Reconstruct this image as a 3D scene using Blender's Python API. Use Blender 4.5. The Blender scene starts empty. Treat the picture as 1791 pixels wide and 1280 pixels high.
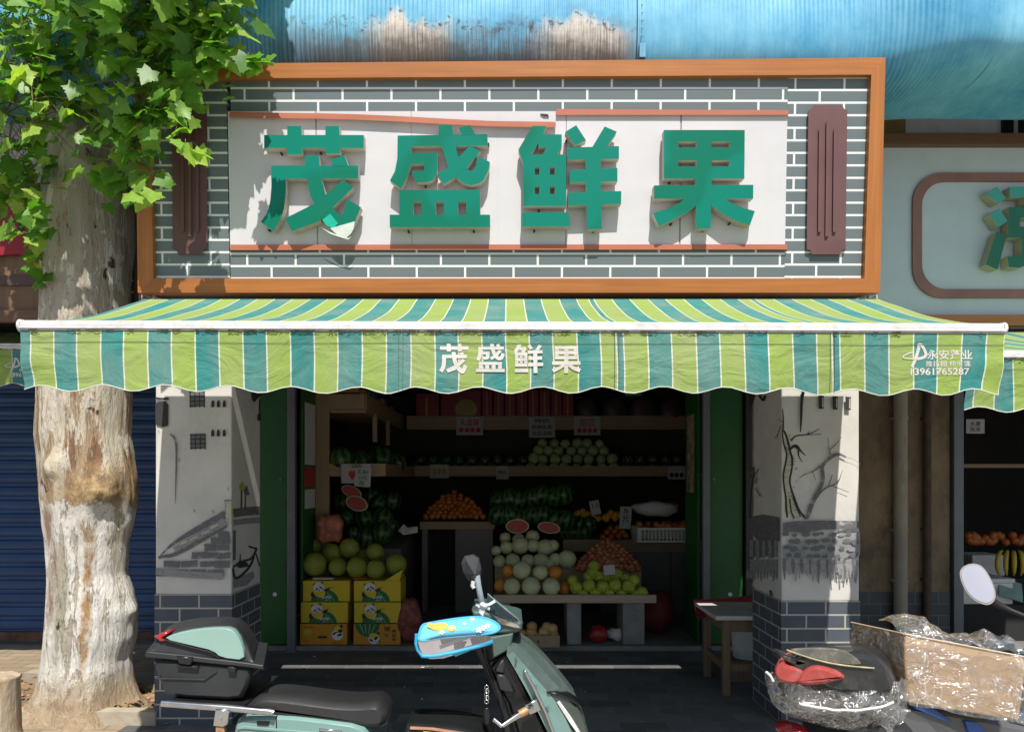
import bpy, math, random
from mathutils import Vector, Matrix, noise as mnoise
random.seed(7)
R = math.radians
sc = bpy.context.scene
col = sc.collection

# ---------------------------------------------------------------- camera, world, sun, exposure
F, CX, CY, CAMY, CAMZ = 1300.0, 889.0, 834.0, -4.5, 1.5
cd = bpy.data.cameras.new('camera'); cam = bpy.data.objects.new('camera', cd); col.objects.link(cam)
cam.location = (0, CAMY, CAMZ); cam.rotation_euler = (R(90), 0, 0)
cd.sensor_width = 36.0; cd.lens = 36.0*F/1791.0
cd.shift_x = (895.5-CX)/1791.0; cd.shift_y = (CY-640.0)/1791.0
cd.clip_start = 0.05; cd.clip_end = 2000
sc.camera = cam
w = bpy.data.worlds.new('World'); sc.world = w; w.use_nodes = True
nt = w.node_tree; sky = nt.nodes.new('ShaderNodeTexSky'); sky.sky_type = 'NISHITA'; sky.sun_disc = False
SUN = Vector((0.13, -1.0, 1.5)).normalized()
sky.sun_elevation = math.asin(SUN.z); sky.sun_rotation = math.atan2(SUN.x, SUN.y)
bg = nt.nodes['Background']; bg.inputs[1].default_value = 0.068
nt.links.new(sky.outputs[0], bg.inputs[0])
ld = bpy.data.lights.new('sun', 'SUN'); ld.energy = 4.2; ld.angle = R(0.5); ld.color = (1.0, 0.95, 0.87)
lo = bpy.data.objects.new('sun', ld); col.objects.link(lo)
lo.rotation_euler = (-SUN).to_track_quat('-Z', 'Y').to_euler(); lo.location = (2, -8, 12)
sc.view_settings.view_transform = 'Standard'; sc.view_settings.look = 'None'
sc.view_settings.exposure = 0.55; sc.view_settings.gamma = 1.0
sc.render.engine = 'CYCLES'; sc.cycles.use_denoising = True
sc.cycles.max_bounces = 10; sc.cycles.transparent_max_bounces = 16

# ---------------------------------------------------------------- helpers
def P(px, py, d):
    """photo measure (px,py) at real distance d in front of the camera -> world point"""
    return Vector(((px-CX)/F*d, CAMY+d, CAMZ-(py-CY)/F*d))

class MB:
    """collects shapes that become ONE mesh object"""
    def __init__(s): s.v=[]; s.f=[]; s.m=[]; s.mats=[]; s.sm=[]
    def mi(s, m):
        if m not in s.mats: s.mats.append(m)
        return s.mats.index(m)
    def add(s, vs, fs, m, smooth=False):
        b=len(s.v); s.v += [tuple(x) for x in vs]; k=s.mi(m)
        for f in fs: s.f.append(tuple(i+b for i in f)); s.m.append(k); s.sm.append(smooth)
        return s
    def box(s, a, b, m, rot=None, piv=None):
        x0,y0,z0=a; x1,y1,z1=b
        vs=[Vector(q) for q in ((x0,y0,z0),(x1,y0,z0),(x1,y1,z0),(x0,y1,z0),(x0,y0,z1),(x1,y0,z1),(x1,y1,z1),(x0,y1,z1))]
        if rot is not None:
            c = Vector(piv) if piv is not None else (Vector(a)+Vector(b))/2
            vs=[c+rot@(v-c) for v in vs]
        return s.add(vs,[(0,3,2,1),(4,5,6,7),(0,1,5,4),(1,2,6,5),(2,3,7,6),(3,0,4,7)],m)
    def prism(s, front, back, m, ms=None, smooth=False):
        n=len(front); s.add(front,[tuple(range(n))],m); s.add(back,[tuple(range(n-1,-1,-1))],ms or m)
        s.add(list(front)+list(back),[(i,i+n,(i+1)%n+n,(i+1)%n) for i in range(n)],ms or m,smooth); return s
    def pris(s, poly, f, a, b, m, ms=None):
        return s.prism([f(x,y,a) for x,y in poly],[f(x,y,b) for x,y in poly],m,ms)
    def tube(s, pts, r, m, seg=10, caps=True):
        pts=[Vector(p) for p in pts]; n=len(pts); rs=r if isinstance(r,(list,tuple)) else [r]*n
        rings=[]; up=None
        for i,p in enumerate(pts):
            t=(pts[min(i+1,n-1)]-pts[max(i-1,0)]).normalized()
            if up is None: up=Vector((0,0,1)) if abs(t.z)<.9 else Vector((1,0,0))
            a=t.cross(up)
            if a.length<1e-4: a=t.orthogonal()
            a.normalize(); b=a.cross(t); up=b
            rings.append([p+(a*math.cos(q)+b*math.sin(q))*rs[i] for q in [2*math.pi*k/seg for k in range(seg)]])
        vs=[v for g in rings for v in g]
        fs=[(i*seg+k,i*seg+(k+1)%seg,(i+1)*seg+(k+1)%seg,(i+1)*seg+k) for i in range(n-1) for k in range(seg)]
        s.add(vs,fs,m,True)
        if caps: s.add(rings[0],[tuple(range(seg-1,-1,-1))],m); s.add(rings[-1],[tuple(range(seg))],m)
        return s
    def grid(s, fn, nu, nv, m, smooth=True, mf=None):
        vs=[fn(i/nu,j/nv) for j in range(nv+1) for i in range(nu+1)]
        b=len(s.v); s.v += [tuple(v) for v in vs]; k0=s.mi(m)
        for j in range(nv):
            for i in range(nu):
                a=b+j*(nu+1)+i; s.f.append((a,a+1,a+nu+2,a+nu+1)); s.sm.append(smooth)
                s.m.append(s.mi(mf(i,j)) if mf else k0)
        return s
    def sphere(s, c, r, m, nu=20, nv=12, rot=None, jit=0, sd=0):
        c=Vector(c); r=Vector(r) if isinstance(r,(tuple,list,Vector)) else Vector((r,r,r)); vs=[]
        for j in range(nv+1):
            th=math.pi*j/nv
            for i in range(nu):
                ph=2*math.pi*i/nu; d=Vector((math.sin(th)*math.cos(ph),math.sin(th)*math.sin(ph),math.cos(th)))
                k=1+jit*mnoise.noise(d*1.7+Vector((sd,sd*.7,0)))
                q=Vector((d.x*r.x*k,d.y*r.y*k,d.z*r.z*k))
                vs.append(c+(rot@q if rot is not None else q))
        fs=[(j*nu+i,(j+1)*nu+i,(j+1)*nu+(i+1)%nu,j*nu+(i+1)%nu) for j in range(nv) for i in range(nu)]
        return s.add(vs,fs,m,True)
    def ribbon(s, pts, wd, f, off, m):
        """flat brush stroke along 2-D points, mapped by f(x,y,off)"""
        n=len(pts); L=[];Rr=[]
        for i in range(n):
            a=pts[max(i-1,0)]; b=pts[min(i+1,n-1)]; dx,dy=b[0]-a[0],b[1]-a[1]; l=math.hypot(dx,dy) or 1
            h=(wd[i] if isinstance(wd,(list,tuple)) else wd)/2
            L.append(f(pts[i][0]-dy/l*h,pts[i][1]+dx/l*h,off)); Rr.append(f(pts[i][0]+dy/l*h,pts[i][1]-dx/l*h,off))
        return s.add(L+Rr,[(i,i+1,n+i+1,n+i) for i in range(n-1)],m)
    def obj(s, name, parent=None, bevel=0, sub=0, loc=None):
        me=bpy.data.meshes.new(name); me.from_pydata(s.v,[],s.f)
        for m in s.mats: me.materials.append(m)
        me.polygons.foreach_set('material_index',s.m); me.polygons.foreach_set('use_smooth',s.sm); me.update()
        o=bpy.data.objects.new(name,me); col.objects.link(o)
        if parent is not None: o.parent=parent
        if bevel:
            b=o.modifiers.new('edge','BEVEL'); b.width=bevel; b.segments=2; b.limit_method='ANGLE'; b.angle_limit=R(35); b.harden_normals=False
        if sub:
            q=o.modifiers.new('sub','SUBSURF'); q.levels=sub; q.render_levels=sub
        if loc is not None:
            L=Vector(loc)
            me.transform(Matrix.Translation(-L)); o.location=L
        return o
def tag(o,label,cat,group=None):
    o['label']=label; o['category']=cat
    if group: o['group']=group
    return o
def thing(name,label,cat,loc=(0,0,0),group=None):
    o=bpy.data.objects.new(name,None); col.objects.link(o); o.location=loc; o.empty_display_size=.1
    return tag(o,label,cat,group)
def keep(o):
    """children are written in world coordinates: cancel the parent's offset"""
    for c in o.children: c.matrix_parent_inverse=Matrix.Translation(o.location).inverted()
def struct(o,kind='structure'): o['kind']=kind; return o
def copy_tree(o,parent=None):
    c=o.copy(); col.objects.link(c)
    if parent is not None: c.parent=parent
    for ch in list(o.children): copy_tree(ch,c)
    return c
def chaikin(pts,n=2,closed=False):
    for _ in range(n):
        q=[]
        m=len(pts); rng=range(m) if closed else range(m-1)
        if not closed: q.append(pts[0])
        for i in rng:
            a=pts[i]; b=pts[(i+1)%m]
            q.append(tuple(a[k]*.75+b[k]*.25 for k in range(len(a)))); q.append(tuple(a[k]*.25+b[k]*.75 for k in range(len(a))))
        if not closed: q.append(pts[-1])
        pts=q
    return pts
def inset(poly,dist):
    n=len(poly); A=sum(poly[i][0]*poly[(i+1)%n][1]-poly[(i+1)%n][0]*poly[i][1] for i in range(n)); sg=1 if A>0 else -1
    out=[]
    for i in range(n):
        a,b,c=poly[i-1],poly[i],poly[(i+1)%n]
        e1=(b[0]-a[0],b[1]-a[1]); e2=(c[0]-b[0],c[1]-b[1]); l1=math.hypot(*e1) or 1; l2=math.hypot(*e2) or 1
        n1=(-e1[1]/l1*sg,e1[0]/l1*sg); n2=(-e2[1]/l2*sg,e2[0]/l2*sg)
        x,y=n1[0]+n2[0],n1[1]+n2[1]; l=x*x+y*y
        k=2/l if l>.6 else 2/.6
        out.append((b[0]+x*k*dist*.5*1.0,b[1]+y*k*dist*.5*1.0))
    return out
def pillow(mb,poly,y0,y1,m,edge=.02,smooth=True,sh=(0,0)):
    """rounded solid: outline poly (x,z) swept from y0 (near) to y1 with rounded rims"""
    h=(y1-y0); e=min(edge,h*.45)
    lv=[(y0,e),(y0+e*.3,e*.35),(y0+e,0),(y1-e,0),(y1-e*.3,e*.35),(y1,e)]
    rings=[[ (x+sh[0]*(y-y0),y,z+sh[1]*(y-y0)) for x,z in inset(poly,i)] for y,i in lv]; n=len(poly)
    vs=[Vector(v) for g in rings for v in g]
    fs=[(a*n+k,(a+1)*n+k,(a+1)*n+(k+1)%n,a*n+(k+1)%n) for a in range(len(lv)-1) for k in range(n)]
    mb.add(vs,fs,m,smooth); mb.add(rings[0],[tuple(range(n))],m,False); mb.add(rings[-1],[tuple(range(n-1,-1,-1))],m,False)
    return mb
def XZ(pts,d): return [((x-CX)/F*d, CAMZ-(y-CY)/F*d) for x,y in pts]

# ---------------------------------------------------------------- materials
def lin(*c): return tuple(((v/255)/12.92 if v/255<=.04045 else ((v/255+.055)/1.055)**2.4) for v in c)
class NT:
    def __init__(s,name):
        s.mat=bpy.data.materials.new(name); s.mat.use_nodes=True; s.t=s.mat.node_tree; s.b=s.t.nodes['Principled BSDF']; s.out=s.t.nodes['Material Output']
    def n(s,k,**kw):
        q=s.t.nodes.new('ShaderNode'+k)
        for a,b in kw.items(): setattr(q,a,b)
        return q
    def l(s,a,b): s.t.links.new(a,b)
    def val(s,sock,v):
        if hasattr(v,'is_output') or isinstance(v,bpy.types.NodeSocket): s.l(v,sock)
        else: sock.default_value=v
    def math(s,op,a,b=0.0,c=None,clamp=False):
        q=s.n('Math',operation=op); q.use_clamp=clamp; s.val(q.inputs[0],a); s.val(q.inputs[1],b)
        if c is not None: s.val(q.inputs[2],c)
        return q.outputs[0]
    def mix(s,fac,a,b,bt='MIX'):
        q=s.n('MixRGB',blend_type=bt); s.val(q.inputs[0],fac)
        for i,c in ((1,a),(2,b)): s.val(q.inputs[i],c if isinstance(c,bpy.types.NodeSocket) else (*c,1))
        return q.outputs[0]
    def coord(s,scale=(1,1,1),kind='Object',loc=(0,0,0)):
        t=s.n('TexCoord'); m=s.n('Mapping'); m.inputs['Scale'].default_value=scale; m.inputs['Location'].default_value=loc; s.l(t.outputs[kind],m.inputs['Vector']); return m.outputs[0]
    def xyz(s,kind='Object'):
        t=s.n('TexCoord'); q=s.n('SeparateXYZ'); s.l(t.outputs[kind],q.inputs[0]); return q.outputs
    def noise(s,vec,scale,detail=5,rough=.6,dist=0):
        q=s.n('TexNoise'); s.l(vec,q.inputs['Vector']); q.inputs['Scale'].default_value=scale; q.inputs['Detail'].default_value=detail; q.inputs['Roughness'].default_value=rough; q.inputs['Distortion'].default_value=dist; return q.outputs['Fac']
    def ramp(s,fac,pts,interp='LINEAR'):
        q=s.n('ValToRGB'); q.color_ramp.interpolation=interp; e=q.color_ramp.elements
        while len(e)<len(pts): e.new(.5)
        for i,(p,c) in enumerate(pts): e[i].position=p; e[i].color=(c,c,c,1) if not isinstance(c,tuple) else (*c,1)
        s.l(fac,q.inputs[0]); return q.outputs[0]
    def step(s,v,a,b): 
        q=s.n('MapRange'); q.clamp=True; s.val(q.inputs[0],v); q.inputs[1].default_value=a; q.inputs[2].default_value=b; return q.outputs[0]
    def bump(s,h,strength=.3,dist=.01):
        q=s.n('Bump'); q.inputs['Strength'].default_value=strength; q.inputs['Distance'].default_value=dist; s.l(h,q.inputs['Height']); s.l(q.outputs[0],s.b.inputs['Normal']); return q
    def set(s,**k):
        for a,v in k.items(): s.val(s.b.inputs[a.replace('_',' ')], (*v,1) if isinstance(v,tuple) and len(v)==3 else v)
        return s.mat
def M(name,c,rough=.6,metal=0,var=.15,vs=5,c2=None,bump=0,bs=60,scale=(1,1,1),coat=0,spec=.5,dirt=None,dirtamt=.35,orand=0,oc=None):
    t=NT(name); v=t.coord(scale); f=t.noise(v,vs,6,.65)
    c2=c2 or tuple(x*(1-var*1.6) for x in c); hi=tuple(min(1,x*(1+var)) for x in c)
    q=t.mix(t.step(f,.3,.7),c2,hi)
    if dirt:
        d=t.noise(t.coord(scale,loc=(3,7,1)),vs*2.3,8,.7); q=t.mix(t.math('MULTIPLY',t.step(d,.5,.75),dirtamt),q,dirt)
    if orand:
        oi=t.n('ObjectInfo').outputs['Random']; q=t.mix(t.math('MULTIPLY',oi,orand),q,oc or tuple(x*.45 for x in c))
    t.set(Base_Color=q,Metallic=metal,Specular_IOR_Level=spec,Coat_Weight=coat)
    t.l(t.math('MULTIPLY_ADD',f,.25,rough-.12,clamp=True),t.b.inputs['Roughness'])
    if bump: t.bump(t.noise(v,bs,4,.6),bump,.01)
    return t.mat
def brickmat(name,c1,c2,mortar,wd,ht,mo,u='x',ox=0,oz=0,rough=.6,bump=0.0,dirt=(.2,.17,.13),damt=.15,off=.5):
    t=NT(name); x=t.xyz(); c=t.n('CombineXYZ')
    t.l(t.math('SUBTRACT',x[{'x':0,'y':1,'g':0}[u]],ox),c.inputs[0]); t.l(t.math('SUBTRACT',x[2] if u!='g' else x[1],oz),c.inputs[1])
    b=t.n('TexBrick'); b.offset=off; t.l(c.outputs[0],b.inputs['Vector'])
    for k,v in (('Color1',(*c1,1)),('Color2',(*c2,1)),('Mortar',(*mortar,1)),('Scale',1),('Mortar Size',mo),('Mortar Smooth',.1),('Bias',0),('Brick Width',wd),('Row Height',ht)): b.inputs[k].default_value=v
    d=t.step(t.noise(t.coord(),4,8,.7),.45,.75)
    q=t.mix(t.math('MULTIPLY',d,damt),b.outputs['Color'],dirt)
    t.set(Base_Color=q,Roughness=rough)
    if bump: t.bump(t.math('SUBTRACT',1.0,b.outputs['Fac']),bump,.004)
    return t.mat
def woodmat(name,c1,c2,axis='x',rough=.55,fine=40,spec=.5):
    t=NT(name); st={'x':(1.2,fine,fine),'z':(fine,fine,1.2),'y':(fine,1.2,fine)}[axis]
    g=t.noise(t.coord(st),1.0,6,.65,.6); k=t.noise(t.coord(),2.5,3)
    q=t.mix(t.step(g,.3,.72),c1,c2); q=t.mix(t.math('MULTIPLY',t.step(k,.4,.8),.25),q,tuple(x*.6 for x in c1))
    t.set(Base_Color=q,Roughness=rough,Specular_IOR_Level=spec); t.bump(g,.08,.004); return t.mat

black=M('black_plastic',(.012,.012,.013),.45,var=.3)
rubber=M('rubber',(.02,.02,.02),.8)
white_paint=M('white_metal',(.68,.67,.67),.4,var=.10,vs=9,dirt=(.30,.26,.21),dirtamt=.5)
chrome=M('chrome',(.62,.62,.62),.2,1,var=.1,dirt=(.3,.15,.06),dirtamt=.25)
steel_grey=M('grey_steel',(.16,.175,.19),.5,.3,var=.15,vs=3,dirt=(.09,.08,.07))
plaster=M('painted_plaster',(.60,.575,.54),.85,var=.08,vs=2.5,bump=.06,bs=25,dirt=(.30,.28,.25),dirtamt=.35)
concrete=M('concrete',(.25,.245,.235),.9,var=.2,vs=6,bump=.2,bs=50)
paper=M('paper',(.62,.62,.6),.7,var=.06)
ink=M('ink',(.02,.02,.02),.8); redink=M('red_ink',(.45,.04,.03),.8); greenink=M('green_ink',(.02,.13,.06),.8)
pine=woodmat('pine_board',(.27,.18,.10),(.36,.25,.15),'x'); pine_v=woodmat('pine_upright',(.27,.18,.10),(.36,.25,.15),'z'); pine_y=woodmat('pine_board_deep',(.27,.18,.10),(.36,.25,.15),'y')
gr=lin(30,150,120)

# ---------------------------------------------------------------- lettering
def text_geo(body,size=1.0,bold=.0):
    c=bpy.data.curves.new('lettering','FONT'); c.body=body; c.size=size; c.offset=bold; c.resolution_u=3
    o=bpy.data.objects.new('lettering',c); col.objects.link(o)
    dg=bpy.context.evaluated_depsgraph_get(); me=bpy.data.meshes.new_from_object(o.evaluated_get(dg))
    vs=[(v.co.x,v.co.y) for v in me.vertices]; fs=[tuple(p.vertices) for p in me.polygons]
    col.objects.unlink(o); bpy.data.objects.remove(o); bpy.data.curves.remove(c); bpy.data.meshes.remove(me)
    return vs,fs
def put_text(mb,body,f,x0,y0,x1,y1,off,m,bold=.02,flip=False):
    """fit the words into the rectangle x0..x1, y0 (top)..y1 (bottom) of the 2-D frame used by f"""
    vs,fs=text_geo(body,1,bold); a=min(v[0] for v in vs); b=max(v[0] for v in vs); c=min(v[1] for v in vs); d=max(v[1] for v in vs)
    q=[]
    for x,y in vs:
        u=(x-a)/(b-a); v=(d-y)/(d-c)
        if flip: u,v=1-u,1-v
        q.append(f(x0+u*(x1-x0),y0+v*(y1-y0),off))
    mb.add(q,fs,m); return mb
def rc(x0,y0,x1,y1): return [(x0,y0),(x1,y0),(x1,y1),(x0,y1)]
GLY={ # stroke outlines, 1280-unit square each
'mao':[rc(128,212,1140,345),[(362,120),(505,120),(518,410),(365,410)],[(750,120),(890,120),(905,402),(755,402)],rc(200,522,1085,655),
 [(200,528),(350,528),(348,800),(330,960),(300,1060),(220,1192),(95,1095),(155,1010),(188,910),(202,740)],
 [(540,420),(685,420),(692,520),(712,655),(750,808),(822,950),(905,1035),(935,1005),(975,865),(1110,945),(1050,1095),(985,1205),(930,1225),(830,1185),(745,1110),(690,1030),(655,950),(600,830),(560,660),(542,520)],
 [(805,460),(945,420),(985,525),(835,530)],[(340,1060),(640,910),(760,815),(930,665),(1035,745),(830,945),(700,1050),(700,1085),(410,1190)]],
'sheng':[[(148,218),(1062,203),(1062,322),(150,328)],[(565,110),(705,110),(715,212),(565,212)],[(770,140),(885,108),(935,202),(800,214)],
 [(148,218),(285,300),(285,500),(270,560),(240,650),(185,760),(70,675),(120,580),(145,450)],rc(280,396,553,508),
 [(418,500),(553,500),(548,600),(520,660),(470,690),(340,698),(290,578),(418,575)],
 [(595,320),(735,320),(765,420),(790,480),(855,555),(890,578),(920,570),(945,520),(960,430),(1085,485),(1075,560),(1030,660),(980,705),(900,725),(830,710),(745,645),(690,575),(650,500)],
 [(550,605),(670,540),(770,435),(880,322),(990,375),(850,545),(730,645),(615,715)],
 rc(165,770,988,887),rc(165,885,308,1025),rc(392,885,538,1025),rc(617,885,765,1025),rc(845,885,988,1025),rc(68,1022,1088,1148)],
'xian':[[(240,120),(382,120),(345,210),(230,412),(145,500),(98,360)],rc(300,206,538,336),[(380,333),(537,333),(492,416),(345,414)],
 rc(145,410,583,536),rc(145,535,265,616),rc(310,535,418,616),rc(467,535,583,616),rc(145,615,583,731),rc(145,730,265,813),rc(310,730,418,813),rc(467,730,583,813),rc(145,812,583,935),rc(135,1000,615,1141),
 [(575,180),(685,112),(785,265),(672,322)],[(975,125),(1098,178),(1000,332),(850,334)],[(597,340),(1120,325),(1120,452),(597,468)],[(620,568),(1105,548),(1105,682),(620,695)],[(605,800),(1145,782),(1142,912),(605,930)],[(782,440),(935,440),(945,1165),(795,1172)]],
'guo':[rc(240,161,1062,281),rc(240,280,385,341),rc(572,280,725,341),rc(912,280,1061,341),rc(240,340,1061,471),rc(240,470,385,531),rc(572,470,725,531),rc(912,470,1060,531),rc(240,530,1059,655),
 [(568,650),(725,650),(715,1162),(568,1162)],[(140,725),(1150,718),(1148,858),(142,860)],
 [(470,845),(600,845),(560,935),(470,1000),(350,1065),(190,1140),(130,1008),(280,960),(400,900)],[(710,845),(840,845),(930,905),(1050,955),(1165,985),(1115,1130),(990,1090),(860,1030),(725,930)]]}
# ================================================================= SETTING
ground=MB().grid(lambda u,v:(-150+300*u,-150+300*v,0),2,2,M('street_concrete',(.33,.305,.265),.9,var=.2,vs=1.5),False)
struct(ground.obj('ground'))
pav=brickmat('grey_pavers',(.165,.165,.165),(.085,.086,.09),(.20,.20,.19),.30,.15,.0028,'g',.07,.04,.75,.5,(.06,.058,.055),.6)
g=MB().grid(lambda u,v:(-2.3+14*u,-1.6+3.5*v,.004),2,2,pav,False).obj('pavement'); struct(g)
tan=brickmat('tan_pavers',(.36,.28,.18),(.27,.21,.135),(.10,.085,.07),.24,.12,.004,'g',.0,.02,.8,.5,(.16,.13,.10),.4)
g=MB().grid(lambda u,v:(-14+11.7*u,-1.6+4.2*v,.004),2,2,tan,False).obj('pavement'); struct(g)
# shop floors: low concrete steps
fl=M('worn_concrete_floor',(.20,.19,.18),.75,var=.25,vs=4,bump=.1,dirt=(.07,.06,.05))
g=MB().box((-2.2,1.88,.008),(2.1,5.25,.05),fl).obj('shop_floor'); struct(g)
g=MB().box((3.86,1.95,.008),(7.2,5.25,.05),fl).obj('shop_floor'); struct(g)

# ---- building shell
wallm=M('off_white_wall',(.80,.77,.82),.85,var=.08,vs=2,dirt=(.25,.24,.22))
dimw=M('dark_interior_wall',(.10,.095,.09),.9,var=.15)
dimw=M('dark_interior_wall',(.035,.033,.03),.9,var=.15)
b=thing('shop_building','low street building with a recessed dark grocery behind two painted pillars','building')
MB().box((-9,.72,2.78),(11,.95,7),wallm).obj('upper_wall',b)
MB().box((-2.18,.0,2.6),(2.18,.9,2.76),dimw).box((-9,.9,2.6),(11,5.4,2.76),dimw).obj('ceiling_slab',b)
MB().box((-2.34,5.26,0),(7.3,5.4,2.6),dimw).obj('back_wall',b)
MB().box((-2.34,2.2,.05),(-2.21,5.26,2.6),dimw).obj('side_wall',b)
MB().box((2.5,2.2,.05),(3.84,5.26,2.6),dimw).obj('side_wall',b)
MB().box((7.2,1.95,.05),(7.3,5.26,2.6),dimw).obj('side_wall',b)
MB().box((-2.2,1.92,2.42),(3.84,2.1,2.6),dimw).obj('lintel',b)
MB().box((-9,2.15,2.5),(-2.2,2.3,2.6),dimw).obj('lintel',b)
# stained dividing wall with tiled foot
stain=M('stained_pebbledash',(.27,.20,.125),.95,var=.3,vs=3,bump=.5,bs=90,dirt=(.05,.035,.025),dirtamt=.7,scale=(1,1,.6))
tile=brickmat('dark_wall_tiles',(.055,.06,.07),(.04,.045,.055),(.16,.16,.155),.2,.1,.003,'x',0,.01,.5)
MB().box((2.10,1.9,.51),(3.80,2.19,2.6),stain).obj('dividing_wall',b)
MB().box((2.10,1.893,0),(3.80,2.19,.508),tile).obj('tiled_foot',b)
yel=M('ochre_plaster',(.35,.24,.08),.85,var=.2)
MB().box((2.62,.70,3.4),(2.78,.735,4.3),yel).obj('ochre_strip',b)
fr=MB().box((3.46,.69,3.2),(3.53,.735,4.4),black).box((3.58,.69,3.2),(3.9,.735,4.4),black).obj('window_frame',b)

# ---- drain pipes on the dividing wall
pipe_m=M('dirty_pvc',(.36,.32,.25),.6,var=.2,vs=4,dirt=(.12,.09,.06),dirtamt=.6,scale=(1,1,.4))
def pipe(px0,px1,d,z0,label,m):
    x0=P(px0,0,d).x; x1=P(px1,0,d).x; r=(x1-x0)/2; c=(x0+x1)/2; y=1.9-r-.012
    t=thing('drain_pipe',label,'pipe',(c,y,z0))
    MB().tube([(0,0,0),(0,0,2.6-z0)],r,m,14).obj('tube',t)
    for z in (.62,1.05,2.0):
        MB().tube([(0,0,z-z0-.012),(0,0,z-z0+.012)],r*1.12,m,14).box((-r*1.2,0,z-z0-.01),(r*1.2,r+.012,z-z0+.01),m).obj('clip',t)
pipe(1567,1590,6.3,.02,'wide pale drain pipe on the stained wall between the two shops',pipe_m)
pipe(1616,1629,6.35,.02,'thin dark rusty pipe on the stained wall beside the wide drain pipe',M('rusty_pipe',(.09,.06,.04),.8,var=.4,vs=8))

# ================================================================= PILLARS with painted murals
slate=lambda u,ox,oz:brickmat('painted_brick_'+u,(.075,.088,.11),(.065,.078,.10),(.40,.385,.34),.235,.083,.0052,u,ox,oz,.75,.15,(.2,.19,.18),.25)
wash=[]
for nm,c in (('black_paint',(.03,.03,.032)),('grey_paint',(.13,.13,.135)),('pale_grey_paint',(.26,.26,.265)),('cream_paint',(.47,.44,.33))):
    t=NT(nm); n=t.noise(t.coord((6,6,14)),3.5,6,.75); tr=t.n('BsdfTransparent'); mx=t.n('MixShader')
    t.set(Base_Color=c,Roughness=.85); t.l(t.step(n,.30 if nm!='black_paint' else .2,.5 if nm!='black_paint' else .34),mx.inputs[0]); t.l(tr.outputs[0],mx.inputs[1]); t.l(t.b.outputs[0],mx.inputs[2]); t.l(mx.outputs[0],t.out.inputs[0]); wash.append(t.mat)
KB,KG,KP,KC=wash
class Mural:
    def __init__(s,f): s.f=f; s.mb=MB(); s.o=.0022
    def poly(s,pts,m): s.mb.add([s.f(x,y,s.o) for x,y in pts],[tuple(range(len(pts)))],m); s.o+=.0003
    def st(s,pts,wd,m,sm=2):
        if sm and not isinstance(wd,list): pts=chaikin(pts,sm)
        elif sm:
            q=chaikin([(*p,w_) for p,w_ in zip(pts,wd)],sm); pts=[p[:2] for p in q]; wd=[p[2] for p in q]
        s.mb.ribbon(pts,wd,s.f,s.o,m); s.o+=.0003
D0=4.5
front=lambda px,py,o: P(px,py,D0)+Vector((0,-o,0))
def pillar(x0,x1,zb,inner,label):
    t=thing('pillar',label,'pillar',(0,0,0))
    lo=zb
    MB().box((x0,0,lo),(x1,.52,2.6),plaster).obj('plaster_shaft',t,bevel=.008)
    q=MB(); fm=slate('x',x0+.03,zb); sm=slate('y',.04,zb)
    a=(x0-.004,-.004,0);bb=(x1+.004,.524,zb)
    vs=[(a[0],a[1],0),(bb[0],a[1],0),(bb[0],bb[1],0),(a[0],bb[1],0),(a[0],a[1],zb),(bb[0],a[1],zb),(bb[0],bb[1],zb),(a[0],bb[1],zb)]
    q.add(vs,[(0,1,5,4)],fm).add(vs,[(1,2,6,5),(3,0,4,7)],sm).add(vs,[(2,3,7,6)],fm).add(vs,[(4,5,6,7)],plaster)
    q.obj('brick_base',t); return t
pl=pillar(-2.136,-1.675,.79,1,'pillar with painted stone bridge and small barred windows, next to the tree')
pr=pillar(1.655,2.125,.75,-1,'pillar with painted bare trees over brickwork, beside the wrapped scooter')
def sideL(px,py,o):   # inner face of the bridge pillar, x=-1.675
    d=-1.675*F/(px-CX); p=P(px,py,d); return p+Vector((o,0,0))
def sideR(px,py,o):
    d=1.655*F/(px-CX); p=P(px,py,d); return p-Vector((o,0,0))
def c1(pts): return [(260+x/3.2815,670+y/3.2815) for x,y in pts]
def c2(pts): return [(1220+x/3.2815,670+y/3.2815) for x,y in pts]
m=Mural(front)
for x,y,h in ((235,45,95),(240,292,88)):
    m.poly(c1([(x,y),(x+88,y-3),(x+88,y+h-12),(x+2,y+h)]),KG)
    for a in range(4): m.st(c1([(x+4+a*27,y),(x+5+a*27,y+h)]),1.6,KB,0)
    for a in range(4): m.st(c1([(x,y+4+a*h/3.4),(x+88,y+2+a*h/3.4)]),1.5,KB,0)
for y in (118,285):
    for x in (370,402,436): m.poly(c1([(x-9,y+20),(x-7,y-10),(x-2,y-19),(x+5,y-18),(x+9,y-5),(x+9,y+20)]),KB)
m.poly(c1([(43,112),(100,105),(116,125),(114,245),(85,252),(52,240),(43,225)]),KB)
m.st(c1([(43,86),(70,92),(118,90)]),4,KB)
m.st(c1([(125,290),(160,318),(164,420),(160,560),(156,690)]),[3,3.4,3,2.2,.8],KG)
m.st(c1([(60,1000),(110,990),(150,985),(300,905),(450,815)]),[5,6,7,7,7],KG)
m.st(c1([(60,1002),(130,925),(290,830),(445,750)]),[1,5,10,13],KG)
m.st(c1([(150,955),(300,870),(445,790)]),[8,12,14],KP)
m.poly(c1([(440,672),(478,668),(478,800),(450,800)]),KC); m.st(c1([(443,672),(446,800)]),1.5,KP,0); m.st(c1([(438,672),(482,672)]),2,KG,0)
for x,y in ((330,858),(380,822),(262,890),(205,915)): m.st(c1([(x-22,y+9),(x+22,y-12)]),4,KC,0)
rs=random.Random(3)
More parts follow.
